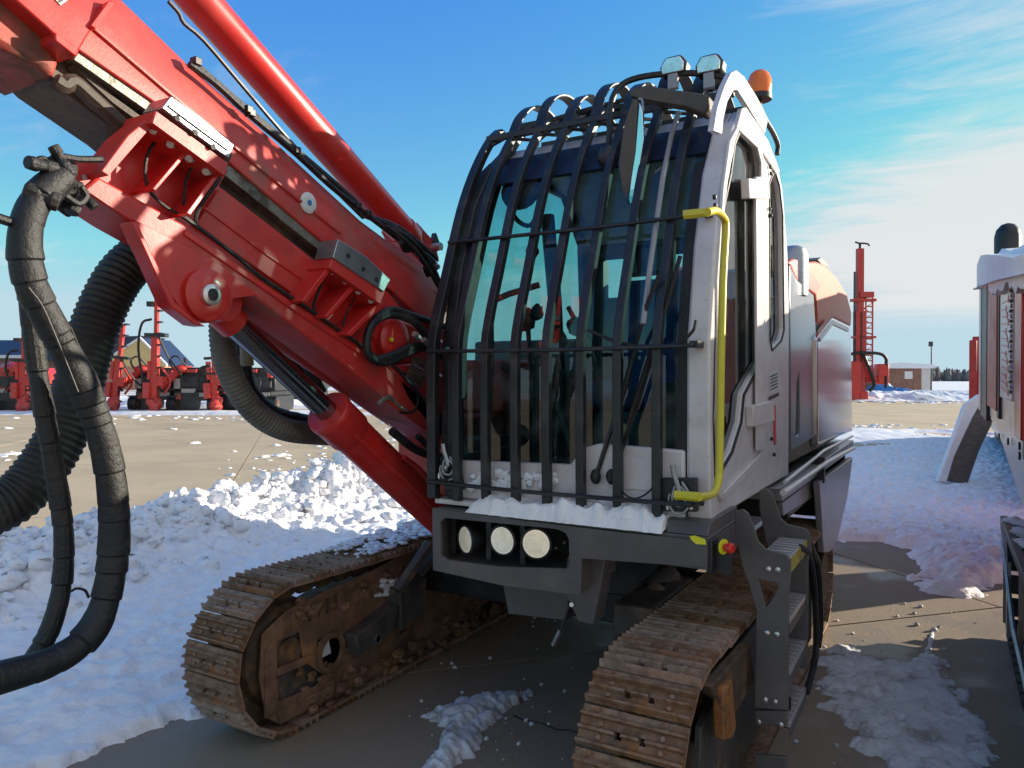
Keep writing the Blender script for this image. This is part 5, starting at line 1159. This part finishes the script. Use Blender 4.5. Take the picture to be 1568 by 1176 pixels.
m = MB(); m.cyl(cc - Vector((.12, 0, 0)), cc, .034, 16); m.build('pivot_shaft', BOLT, cradle)

# ---- lift cylinder
XL_ = XC - .10
P0, P1, P2 = hit(322, 462, x=XL_), hit(512, 640, x=XL_), hit(735, 850, x=XL_)
u = (P2 - P0).normalized()
m = MB(); m.cyl(P1 - u * .02, P2, .090, 32); m.lathe([(.1, -.02), (.1, .11), (.094, .12)], P1, u, 32); lc = m.build('lift_cylinder', RED, rig)
m = MB(); m.lathe([(.098, -.055), (.104, -.045), (.104, -.022), (.06, -.022)], P1, u, 32); m.build('cylinder_gland', RED, lc)
m = MB(); m.cyl(P0, P1, .047, 32); m.build('piston_rod', CHROME, lc)
m = MB(); m.lathe([(.062, .02), (.06, .13), (.05, .135)], P0, u, 20); m.cyl(P0 - Vector((.08, 0, 0)), P0 + Vector((.08, 0, 0)), .075, 20); m.build('rod_eye', RED, lc)
m = MB(); m.tube([hit(545, 668, x=XC + .03), hit(620, 735, x=XC + .03), hit(660, 775, x=XC + .03)], .006, 6); m.tube([hit(618, 700, x=XC), hit(640, 716, x=XC), hit(662, 740, x=XC)], .014, 6); m.build('cylinder_pipe', RED, lc)
# parallel dark red cylinder behind
XP = XC - .22
m = MB(); a, b_ = hit(392, 487, x=XP), hit(700, 705, x=XP); m.cyl(a, b_, .058, 24); m.blob(a, (.06, .06, .06), 3, .02, 14, 10); m.build('link_cylinder', REDM, rig)
# ---- upper cylinder
XU = -2.42
a, b_ = hit(250, -62, x=XU), hit(618, 356, x=XU); u2 = (b_ - a).normalized()
m = MB(); m.lathe([(.066, 0), (.073, .02)], a, u2, 32); m.cyl(a, b_, .074, 40); uc = m.build('tilt_cylinder', RED, rig)
m = MB(); m.lathe([(.08, -.02), (.08, .05), (.055, .09), (.05, .13)], b_, u2, 24); m.build('cylinder_end', RED, uc)
m = MB(); m.tube([hit(*p, x=XU + .10) for p in ((258, 2), (274, 20), (282, 36), (312, 62), (370, 130), (436, 207), (510, 288), (556, 334))], .008, 6, 3); m.build('steel_pipe', BLACK, uc)
e = hit(652, 380, x=XU); m = MB(); m.prism(yz([(612, 350), (640, 340), (668, 372), (674, 400), (656, 410), (630, 385)], XU + .05), 'x', XU - .08, XU + .05); m.build('clevis', RED, uc, bevel=.01)
m = MB(); m.cyl(e - Vector((.12, 0, 0)), e + Vector((.10, 0, 0)), .022, 12); m.build('clevis_pin', BOLT, uc)
m = MB(); m.prism(yz([(664, 372), (668, 356), (674, 372), (672, 384)], XU + .06), 'x', XU + .03, XU + .06); m.build('lock_tab', BLACK, uc, bevel=.003)
# hose run on the boom's back with clips
m = MB(); m.tube([hit(*p, x=XS - .02) for p in ((290, 98), (330, 128), (378, 172), (450, 232), (505, 283), (545, 315), (600, 358), (665, 408))], .013, 7, 3); m.tube([hit(*p, x=XS - .06) for p in ((295, 96), (378, 168), (450, 228), (540, 305), (560, 330), (612, 350), (668, 395))], .015, 7, 3); m.build('boom_back_hose', RUBB, boom)
for px, py in ((299, 99), (378, 172), (382, 177), (452, 234), (546, 318), (562, 330), (600, 352)):
    m = MB(); p = hit(px, py, x=XS - .02); m.box(p.x - .012, p.x + .02, p.y - .014, p.y + .014, p.z - .005, p.z + .022); m.build('hose_clip', BLACK, boom, bevel=.003)
random.seed(41)
for k_ in range(9):   # fittings at the foot of the upper cylinder
    px = random.uniform(612, 668); py = 350 + (px - 612) * 1.0 + random.uniform(-4, 22)
    m = MB(); p = hit(px, py, x=XS + .02); m.cyl(p, p + Vector((random.uniform(-.02, .02), .05, -.03)), random.uniform(.010, .018), 8); m.build('hose_fitting', BOLT if k_ % 3 == 0 else BLACK, boom)
m = MB(); m.tube([hit(*p, x=XS + .03) for p in ((604, 350), (630, 368), (652, 392), (668, 420), (682, 460))], .012, 7, 4); m.tube([hit(*p, x=XS + .05) for p in ((590, 345), (625, 372), (650, 402), (672, 440))], .010, 7, 4); m.build('boom_back_hose', RUBB, boom)
# thin cables on the near side
for pts, r_ in (([(243, 210), (228, 232), (222, 262), (228, 290), (250, 314), (281, 332)], .006), ([(297, 250), (286, 272), (282, 300), (281, 330)], .005), ([(352, 236), (334, 276), (310, 310), (300, 332), (302, 350)], .007),
                ([(281, 332), (320, 360), (366, 396), (400, 424), (462, 466), (520, 506), (560, 534), (580, 548)], .008), ([(520, 395), (500, 420), (486, 450), (480, 470), (486, 484)], .006), ([(546, 452), (530, 480), (526, 500), (528, 516)], .004),
                ([(600, 560), (628, 580), (640, 612), (632, 630), (612, 632)], .005)):
    m = MB(); m.tube([hit(*p, x=XC + .06) for p in pts], r_, 6, 5); m.build('hydraulic_line', RUBB, cradle)
# root castings and hoses beside the cab
m = MB(); m.prism(yz([(560, 505), (590, 478), (640, 498), (700, 530), (700, 600), (640, 560), (600, 548)], XC + .02), 'x', XC - .2, XC + .02); m.prism(yz([(596, 560), (640, 556), (700, 580), (700, 680), (660, 660), (620, 610)], XC + .05), 'x', XC - .2, XC + .05); kb = m.build('boom_root', RED, rig, bevel=.02)
c = hit(600, 520, x=XC + .02); m = MB(); m.lathe([(.10, -.02), (.10, .02), (.08, .035), (.02, .035)], c, (1, 0, 0), 24); m.build('root_boss', RED, kb)
m = MB(); p = hit(598, 520, x=XC + .058); m.lathe([(.01, 0), (.01, .01)], p, (1, 0, 0), 8); m.build('brass_nipple', YELS, kb)
for i in range(9):
    a, b_ = hit(634 - i * 1.6, 545 + i * 4.4, x=XC + .07), hit(656 - i * 1.4, 557 + i * 4.6, x=XC + .07)
    m = MB(); m.cyl(a, b_, .006, 6); m.build('spring_coil', RAILM, kb)
for pts, r_ in (([(660, 520), (630, 490), (596, 482), (572, 494), (562, 520), (566, 545), (590, 555), (625, 540), (665, 524)], .019), ([(680, 500), (640, 486), (600, 474), (575, 488)], .016), ([(570, 548), (600, 558), (626, 586), (650, 612), (668, 630)], .008), ([(680, 545), (640, 530), (600, 545), (575, 552)], .020)):
    m = MB(); m.tube([hit(*p, x=XC + .10) for p in pts], r_, 8, 5); m.build('boom_hose', RUBB, kb)
for px, py in ((634, 511), (648, 520), (655, 524)):
    m = MB(); p = hit(px, py, x=XC + .13); m.cyl(p, p + Vector((0, .04, -.02)), .014, 8); m.build('hose_fitting', BOLT, kb)
m = MB(); m.prism(yz([(620, 470), (660, 440), (700, 470), (700, 560), (668, 545), (640, 500)], XC - .03), 'x', XC - .3, XC - .03); m.build('hinge_bracket', REDM, kb, bevel=.01)
m = MB(); m.box(-2.6, -2.15, 3.2, 4.3, 1.0, 1.5); m.box(-2.65, -2.12, 3.55, 4.1, 1.5, 1.8); m.build('swing_post', REDM, rig, bevel=.02)
m = MB(); m.box(-2.12, -1.99, 3.0, 3.4, 1.16, 1.4); m.build('hose_manifold', BLACK, rig, bevel=.01)
for pts, r_ in (([(668, 640), (690, 680), (700, 730)], .02), ([(640, 668), (670, 700), (690, 740)], .016), ([(600, 660), (640, 690), (680, 700), (700, 690)], .02)):
    m = MB(); m.tube([hit(*p, x=-2.15) for p in pts], r_, 8, 4); m.build('boom_hose', RUBB, kb)
m = MB(); m.tube([hit(*p, x=XC + .10) for p in ((580, 618), (590, 610), (602, 612))], .010, 6, 4); m.tube([hit(*p, x=XC + .08) for p in ((596, 605), (612, 622), (622, 628))], .007, 6, 4); m.build('grease_line', RAILM, kb)

# ---- hoses hanging from the boom head
def wrap(pts, r, x, name, mt, ridge, amp=.06, seg=14, parent=None, label=None, n=22):
    P = catmull([hit(a, b, x=x) if not isinstance(a, Vector) else a for a, b in pts], 8)
    # resample
    L = [0]
    for p, q in zip(P[:-1], P[1:]): L.append(L[-1] + (q - p).length)
    T = L[-1]; k = int(T / ridge * (10 if amp < 0 else 4)); Q = []; j = 0
    for i in range(k + 1):
        s = T * i / k
        while j < len(L) - 2 and L[j + 1] < s: j += 1
        t = (s - L[j]) / max(1e-9, L[j + 1] - L[j]); Q.append(P[j].lerp(P[j + 1], t))
    rn = random.Random(int(r * 1e4)); js = [rn.uniform(-1, 1) for _ in range(k + 2)]
    if amp < 0:    # overlapping wrapped sleeves: saw-tooth
        cum = [0.0]
        while cum[-1] < T + 1: cum.append(cum[-1] + ridge * rn.uniform(.45, 1.6))
        import bisect
        def rr(t):
            s_ = t * T; j = bisect.bisect_right(cum, s_) - 1; f = (s_ - cum[j]) / (cum[j + 1] - cum[j])
            return r * (.93 + .10 * f ** .5 + .06 * js[j % len(js)])
    else: rr = lambda t: r * (1 + amp * math.sin(2 * math.pi * t * T / ridge))
    m = MB(); m.tube(Q, rr, seg); o = m.build(name, mt, parent, ang=(22 if amp < 0 else 50))
    if label: o['label'] = label
    return o
XHs = -2.08
# the biggest: long wrapped bundle in front
wrap([(98, 268), (72, 290), (48, 322), (38, 372), (46, 430), (72, 486), (104, 545), (136, 612), (160, 682), (172, 750), (175, 820), (168, 890), (150, 950), (118, 990), (72, 1016), (20, 1032), (-40, 1048)], .041, XHs, 'wrapped_hose_bundle', RUBB, .062, -1, 18, rig, 'thick black wrapped hose bundle hanging in front')
wrap([(30, 350), (38, 400), (44, 460), (54, 540), (66, 620), (80, 700), (92, 770), (98, 830), (94, 900), (78, 960), (56, 1000), (30, 1040)], .027, XHs - .12, 'wrapped_hose_bundle', RUBB, .055, -1, 14, rig, 'thinner wrapped hose bundle behind the front one')
wrap([(262, 372), (222, 388), (186, 420), (158, 470), (136, 530), (118, 600), (98, 660), (66, 715), (20, 765), (-60, 800)], .076, XC - .30, 'suction_hose', HOSEB, .022, .045, 24, rig, 'dark corrugated suction hose')
m = MB(); m.tube([hit(*p, x=XHs + .05) for p in ((44, 440), (66, 470), (92, 530), (120, 600), (140, 660), (158, 720))][:4], .0018, 5, 5); m.tube([hit(*p, x=XHs + .03) for p in ((108, 500), (130, 550), (148, 575), (160, 620), (170, 670))], .0022, 5, 5); m.build('tie_wire', GREYP, rig)
m = MB(); m.tube([hit(*p, x=XHs) for p in ((136, 915), (130, 904), (118, 901), (108, 906))], .004, 5, 4); m.build('loose_strap_end', RUBB, rig)
m = MB(); m.tube([hit(*p, x=XHs) for p in ((-40, 322), (10, 338), (50, 350))], .013, 8, 4); m.build('side_hose', RUBB, rig)
# fittings clump at the top
random.seed(43)
for px, py, r_ in ((66, 254, .026), (80, 262, .034), (96, 248, .022), (104, 268, .032), (78, 286, .036), (100, 290, .034), (118, 306, .028), (62, 300, .036), (92, 312, .026), (126, 300, .020)):
    r_ *= .78
    m = MB(); p = hit(px, py, x=XHs - random.uniform(-.02, .06)); dr = Vector((random.uniform(-.4, .4), random.uniform(-1, 1), random.uniform(-.6, .6))).normalized()
    m.lathe([(r_ * .6, -.04), (r_, -.035), (r_, -.005), (r_ * .8, 0), (r_ * .8, .02), (r_, .025), (r_ * .9, .045)], p, dr, 8); m.build('hose_coupling', RUBB, rig, bevel=.003)
for pts in ([(70, 250), (90, 240), (120, 244), (156, 244)], [(60, 262), (56, 250), (66, 244), (84, 252)], [(100, 300), (120, 312), (132, 300), (124, 286)]):
    m = MB(); m.tube([hit(*p, x=XHs) for p in pts], .010, 7, 5); m.build('hose_tail', RUBB, rig)
# grey corrugated duct behind the rod
wrap([(350, 440), (340, 490), (344, 545), (362, 592), (392, 632), (432, 656), (480, 664), (560, 668)], .050, XC - .34, 'corrugated_duct', HOSEG, .018, .05, 22, rig, 'grey corrugated duct sagging behind the piston rod')
wrap([(362, 460), (366, 500), (374, 560), (386, 600), (420, 632), (470, 645)], .032, XC - .42, 'wrapped_hose_bundle', RUBB, .06, -1, 12, rig, 'black hose bundle inside the bend of the grey duct')
wrap([(404, 470), (420, 512), (448, 556), (480, 606), (510, 650), (548, 694)], .036, XC - .36, 'wrapped_hose_bundle', RUBB, .07, -1, 12, rig, 'black hose bundle running down beside the piston rod')
wrap([(430, 470), (446, 520), (470, 560), (492, 600)], .026, XC - .30, 'wrapped_hose_bundle', RUBB, .07, -1, 12, rig, 'short black hose bundle under the boom')
m = MB(); m.tube([hit(*p, x=XC - .40) for p in ((356, 462), (372, 500), (378, 560))], .030, 10, 4); o = m.build('tan_air_pipe', TAN, rig)

# ================================================================== MACHINE AT THE RIGHT
r2 = root('parked_drill_rig', (1.6, 6.6, 0), 'red and white drill rig at the right edge, its roof heaped with snow', 'drill rig', 'drill rigs standing in the foreground')
rig['group'] = 'drill rigs standing in the foreground'
XV = .33
def rtrack(xc, y0, y1):
    fr = MB(); fr.box(xc - .12, xc + .12, y0 + .3, y1 - .3, .14, .56); t = fr.build('crawler_track', MUDG, r2, bevel=.01)
    L = y1 - y0 - .7; T = 2 * L + 2 * math.pi * .33; n = round(T / .152)
    for i in range(n):
        s = i * T / n
        if s < L: y, z, a = y0 + .35 + s, .70, 0
        elif s < L + math.pi * .33: q = (s - L) / .33; y, z, a = y0 + .35 + L + .33 * math.sin(q), .37 + .33 * math.cos(q), -q
        elif s < 2 * L + math.pi * .33: y, z, a = y0 + .35 + L - (s - L - math.pi * .33), .04, math.pi
        else: q = (s - 2 * L - math.pi * .33) / .33; y, z, a = y0 + .35 - .33 * math.sin(q), .37 - .33 * math.cos(q), math.pi - q
        o = bpy.data.objects.new('track_shoe', SHOE2); scene.collection.objects.link(o); o.parent = t; o.matrix_basis = Matrix.Translation((xc, y, z)) @ Matrix.Rotation(a, 4, 'X')
    for y in (y0 + .36, y1 - .36):
        m = MB(); m.lathe([(.06, -.11), (.25, -.08), (.27, -.03), (.27, .03), (.25, .08), (.06, .11)], (xc, y, .37), (1, 0, 0), 24); m.build('idler_wheel', BLACK, t)
    for i in range(6): m = MB(); m.lathe([(.05, -.14), (.1, -.12), (.1, .12), (.05, .14)], (xc, y0 + .85 + i * .4, .15), (1, 0, 0), 14); m.build('track_roller', BLACK, t)
    return t
SHOE2 = SHOE.copy(); SHOE2.materials.clear(); SHOE2.materials.append(BLACK); SHOE2.materials.append(BLACK); SHOE2.name = 'dark_track_shoe'
ta = rtrack(.52, 2.6, 6.05); rtrack(2.5, 2.6, 6.05)
m = MB(); m.prism([(5.3, .60), (5.98, .68), (6.05, .76), (2.9, .76), (2.9, .71), (5.4, .71)], 'x', .315, .36); m.build('track_guard', BLACK, ta, bevel=.004)
m = MB(); m.tube([(.325, 5.9, .62), (.325, 5.0, .30), (.325, 3.4, .22)], .014, 6); m.build('guard_bar', STEEL, ta)
for y in (5.82, 5.5):
    m = MB(); m.box(.322, .345, y - .02, y + .02, .1, .62); m.build('guard_bar', GREYL, ta)
m = MB(); m.prism([(3.4, 1.36), (9.1, 1.36), (9.1, 2.75), (8.4, 2.72), (5.3, 2.30), (3.4, 2.12)], 'x', .42, 2.7); m.box(.9, 2.2, 3.6, 6.4, .6, 1.36); rb = m.build('body', REDM, r2, bevel=.02)
m = MB(); m.prism([(4.2, .99), (6.85, 1.30), (6.85, 1.75), (9.0, 1.78), (9.0, 1.36), (6.9, 1.28), (6.9, 1.80), (4.2, 1.80)][:0] or [(4.2, .99), (6.75, 1.28), (9.05, 1.42), (9.05, 1.62), (4.2, 1.62)], 'x', XV + .01, XV + .05); m.build('white_skirt', WHITE, rb, bevel=.006)
# vertical bars, chain and dark gaps on the visible side
def post(px0, px1, z0, z1, mt, name, x=XV, dep=.04, lab=None):
    t0, t1 = hit(px0, 600, x=x).y, hit(px1, 600, x=x).y
    m = MB(); m.box(x, x + dep, t1, t0, z0, z1); o = m.build(name, mt, rb, bevel=.008)
    if lab: o['label'] = lab
m = MB(); m.prism([(4.0, 1.62), (9.1, 1.62), (9.1, 2.6), (5.3, 2.3), (4.0, 2.1)], 'x', XV + .04, XV + .06); m.build('side_wall', mat('pinkish_panel', (.20, .15, .155), .35, var=.15, col2=(.30, .035, .03), scale=2.2, lo=.40, hi=.55, stretch=(1, 3, .4)), rb)
post(1498.5, 1501, 1.35, 2.75, GREYL, 'grey_corner_post', x=.30)
post(1501.5, 1510, 1.30, 2.70, BLACK, 'dark_side_strip', x=.31)
post(1511.5, 1525, 1.45, 2.50, REDM, 'red_side_tube', x=.31)
post(1526, 1529, 1.40, 2.45, BLACK, 'dark_side_strip', x=.32)  # black strip put in for the dark gap beside the red tube
post(1531, 1549, 1.56, 2.30, WHITE, 'pale_side_strip', x=.325, dep=.03)
post(1553, 1563, 1.40, 2.18, RED, 'red_side_tube', x=.30)
post(1566, 1572, 1.3, 2.2, BLACK, 'dark_side_strip', x=.32)
m = MB()
for i in range(22):
    z = 1.62 + i * .028; y = hit(1546, 600, x=.30).y; m.lathe([(.013, -.005), (.013, .005), (.007, .005), (.007, -.005)], (.305, y, z), (1, 0, 0) if i % 2 else (0, 1, 0), 8)
m.build('hanging_chain', BOLT, rb)
m = MB(); random.seed(77)
ya, yb = hit(1545, 600, x=.325).y, hit(1533, 600, x=.325).y
for i in range(13):   # vertical run of red lettering, too oblique to read
    z = 1.60 + i * .048
    m.prism([(ya + .02, z), (ya + .10, z), (yb - .03, z + .030), (yb - .15, z + .034)], 'x', .322, .325); m.box(.322, .325, ya + .05 + .1 * (i % 3), ya + .12 + .1 * (i % 3), z - .012, z + .03)
m.build('red_lettering', REDB, rb)
for px, py in ((1531, 668), (1563, 683), (1563, 698), (1545, 676)):
    m = MB(); a = hit(px, py, x=XV); m.lathe([(.022, 0), (.022, .01)], a, (-1, 0, 0), 8); m.build('panel_bolt', BLACK, rb)
m = MB(); m.lathe([(.14, -.3), (.14, .14), (.12, .22), (.07, .28), (.01, .30)], hit(1543, 380, x=.62), (0, 0, 1), 20); ex = m.build('exhaust_stack', BLACK, rb)
m = MB(); m.box(.40, .50, 7.4, 9.2, 2.35, 2.62); m.build('roof_rail', BLACK, rb)
m = MB(); m.prism([(8.0, 1.0), (8.9, 1.0), (8.7, .35), (8.2, .35)], 'x', .9, 1.4); m.build('rear_jack', BLACK, r2, bevel=.01)
# another rig parked behind it in the same row
r3 = root('parked_drill_rig', (2.2, 15, 0), 'long red drill rig parked in the row behind the machine at the right edge', 'drill rig', 'drill rigs standing in the foreground')
m = MB(); m.prism([(10.6, .5), (24.5, .5), (24.5, 2.3), (20, 2.45), (16.6, 2.3), (16.2, 1.2), (16.0, 1.2), (16.0, .5)][:0] or [(16.0, .5), (24.5, .5), (24.5, 2.3), (20, 2.45), (16.6, 2.3), (16.0, 1.2)], 'x', .95, 3.1); m.build('body', RED, r3, bevel=.04)
m = MB(); m.box(.97, 3.08, 10.6, 15.99, .5, 1.15); m.build('low_deck', BLACK, r3, bevel=.03)
for y in (17.0, 18.6, 20.4, 22.6):
    m = MB(); m.box(.90, .95, y, y + .5, .9, 2.5); m.build('white_post', WHITE, r3, bevel=.01)
m = MB(); m.box(.91, .95, 16.8, 24.3, .5, 1.0); m.build('white_skirt', WHITE, r3, bevel=.01)
for x in (1.3, 2.8):
    m = MB(); m.prism([(11.2, .35), (11.5, .7), (23.6, .7), (23.9, .35), (23.6, .02), (11.5, .02)], 'x', x - .2, x + .2); m.build('crawler_track', BLACK, r3, bevel=.05)
m = MB(); m.box(1.3, 2.7, 11.5, 23.5, .3, .5); m.build('chassis', BLACK, r3)
# slim red mast seen past its far corner
m = MB(); p = hit(1489, 600, d=13); m.box(p.x - .05, p.x + .06, p.y - .1, p.y + .1, 1.2, 2.35); m.box(p.x + .0, p.x + .12, p.y + .12, p.y + .2, 1.0, 2.42); o = m.build('slim_red_mast', REDM, bevel=.01); tag(o, 'slim red mast section just left of the machine at the right edge', 'mast')
# snow on its roof
def cap(X, Y):
    e = np.clip(np.minimum(np.minimum(X - .32, 2.8 - X) / .12, np.minimum(Y - 3.3, 9.45 - Y) / .15), 0, 1); e = np.sqrt(e)
    top = np.interp(Y, [3.3, 4.3, 5.3, 7.0, 8.4, 9.45], [2.20, 2.31, 2.46, 2.71, 2.90, 2.94])
    bt = np.interp(Y, [3.3, 5.3, 9.45], [2.08, 2.28, 2.66]); return bt + e * (top - bt + .10 * (fbm(X * 2, Y * 2, 7) - .5) + .03 * (fbm(X * 9, Y * 9, 8) - .5))
sc_ = heightmesh('roof_snow', .24, 2.9, 3.2, 9.6, .04, cap, SNOW); tag(sc_, 'deep snow cap on the roof of the machine at the right edge', 'snow', kind='stuff')
m = MB(); ys = np.linspace(3.6, 9.42, 70)
topz = np.interp(ys, [3.3, 4.3, 5.3, 7.0, 8.4, 9.45], [2.20, 2.31, 2.46, 2.71, 2.90, 2.94]) - .035; botz = 1.7 + .125 * (.8634 * ys - .15) - .12 * (fbm(ys * 1.7, ys * 0, 3) - .3) - .08 * (fbm(ys * 6, ys * 0, 9) - .5)
m.prism(list(zip(ys, topz)) + list(zip(ys[::-1], botz[::-1])), 'x', .27, .37)
tag(m.build('overhanging_snow', SNOW, bevel=.035), 'snow sagging over the roof edge of the machine at right', 'snow', kind='stuff')
m = MB()
for i in range(24):
    y = random.uniform(4.9, 5.9); m.blob((.40 + random.uniform(-.02, .2), y, .76), (.07, .09, .03), i, .3, 7, 5)
tag(m.build('snow_on_far_track', SNOW), 'snow on the dark track of the machine at right', 'snow', kind='stuff')
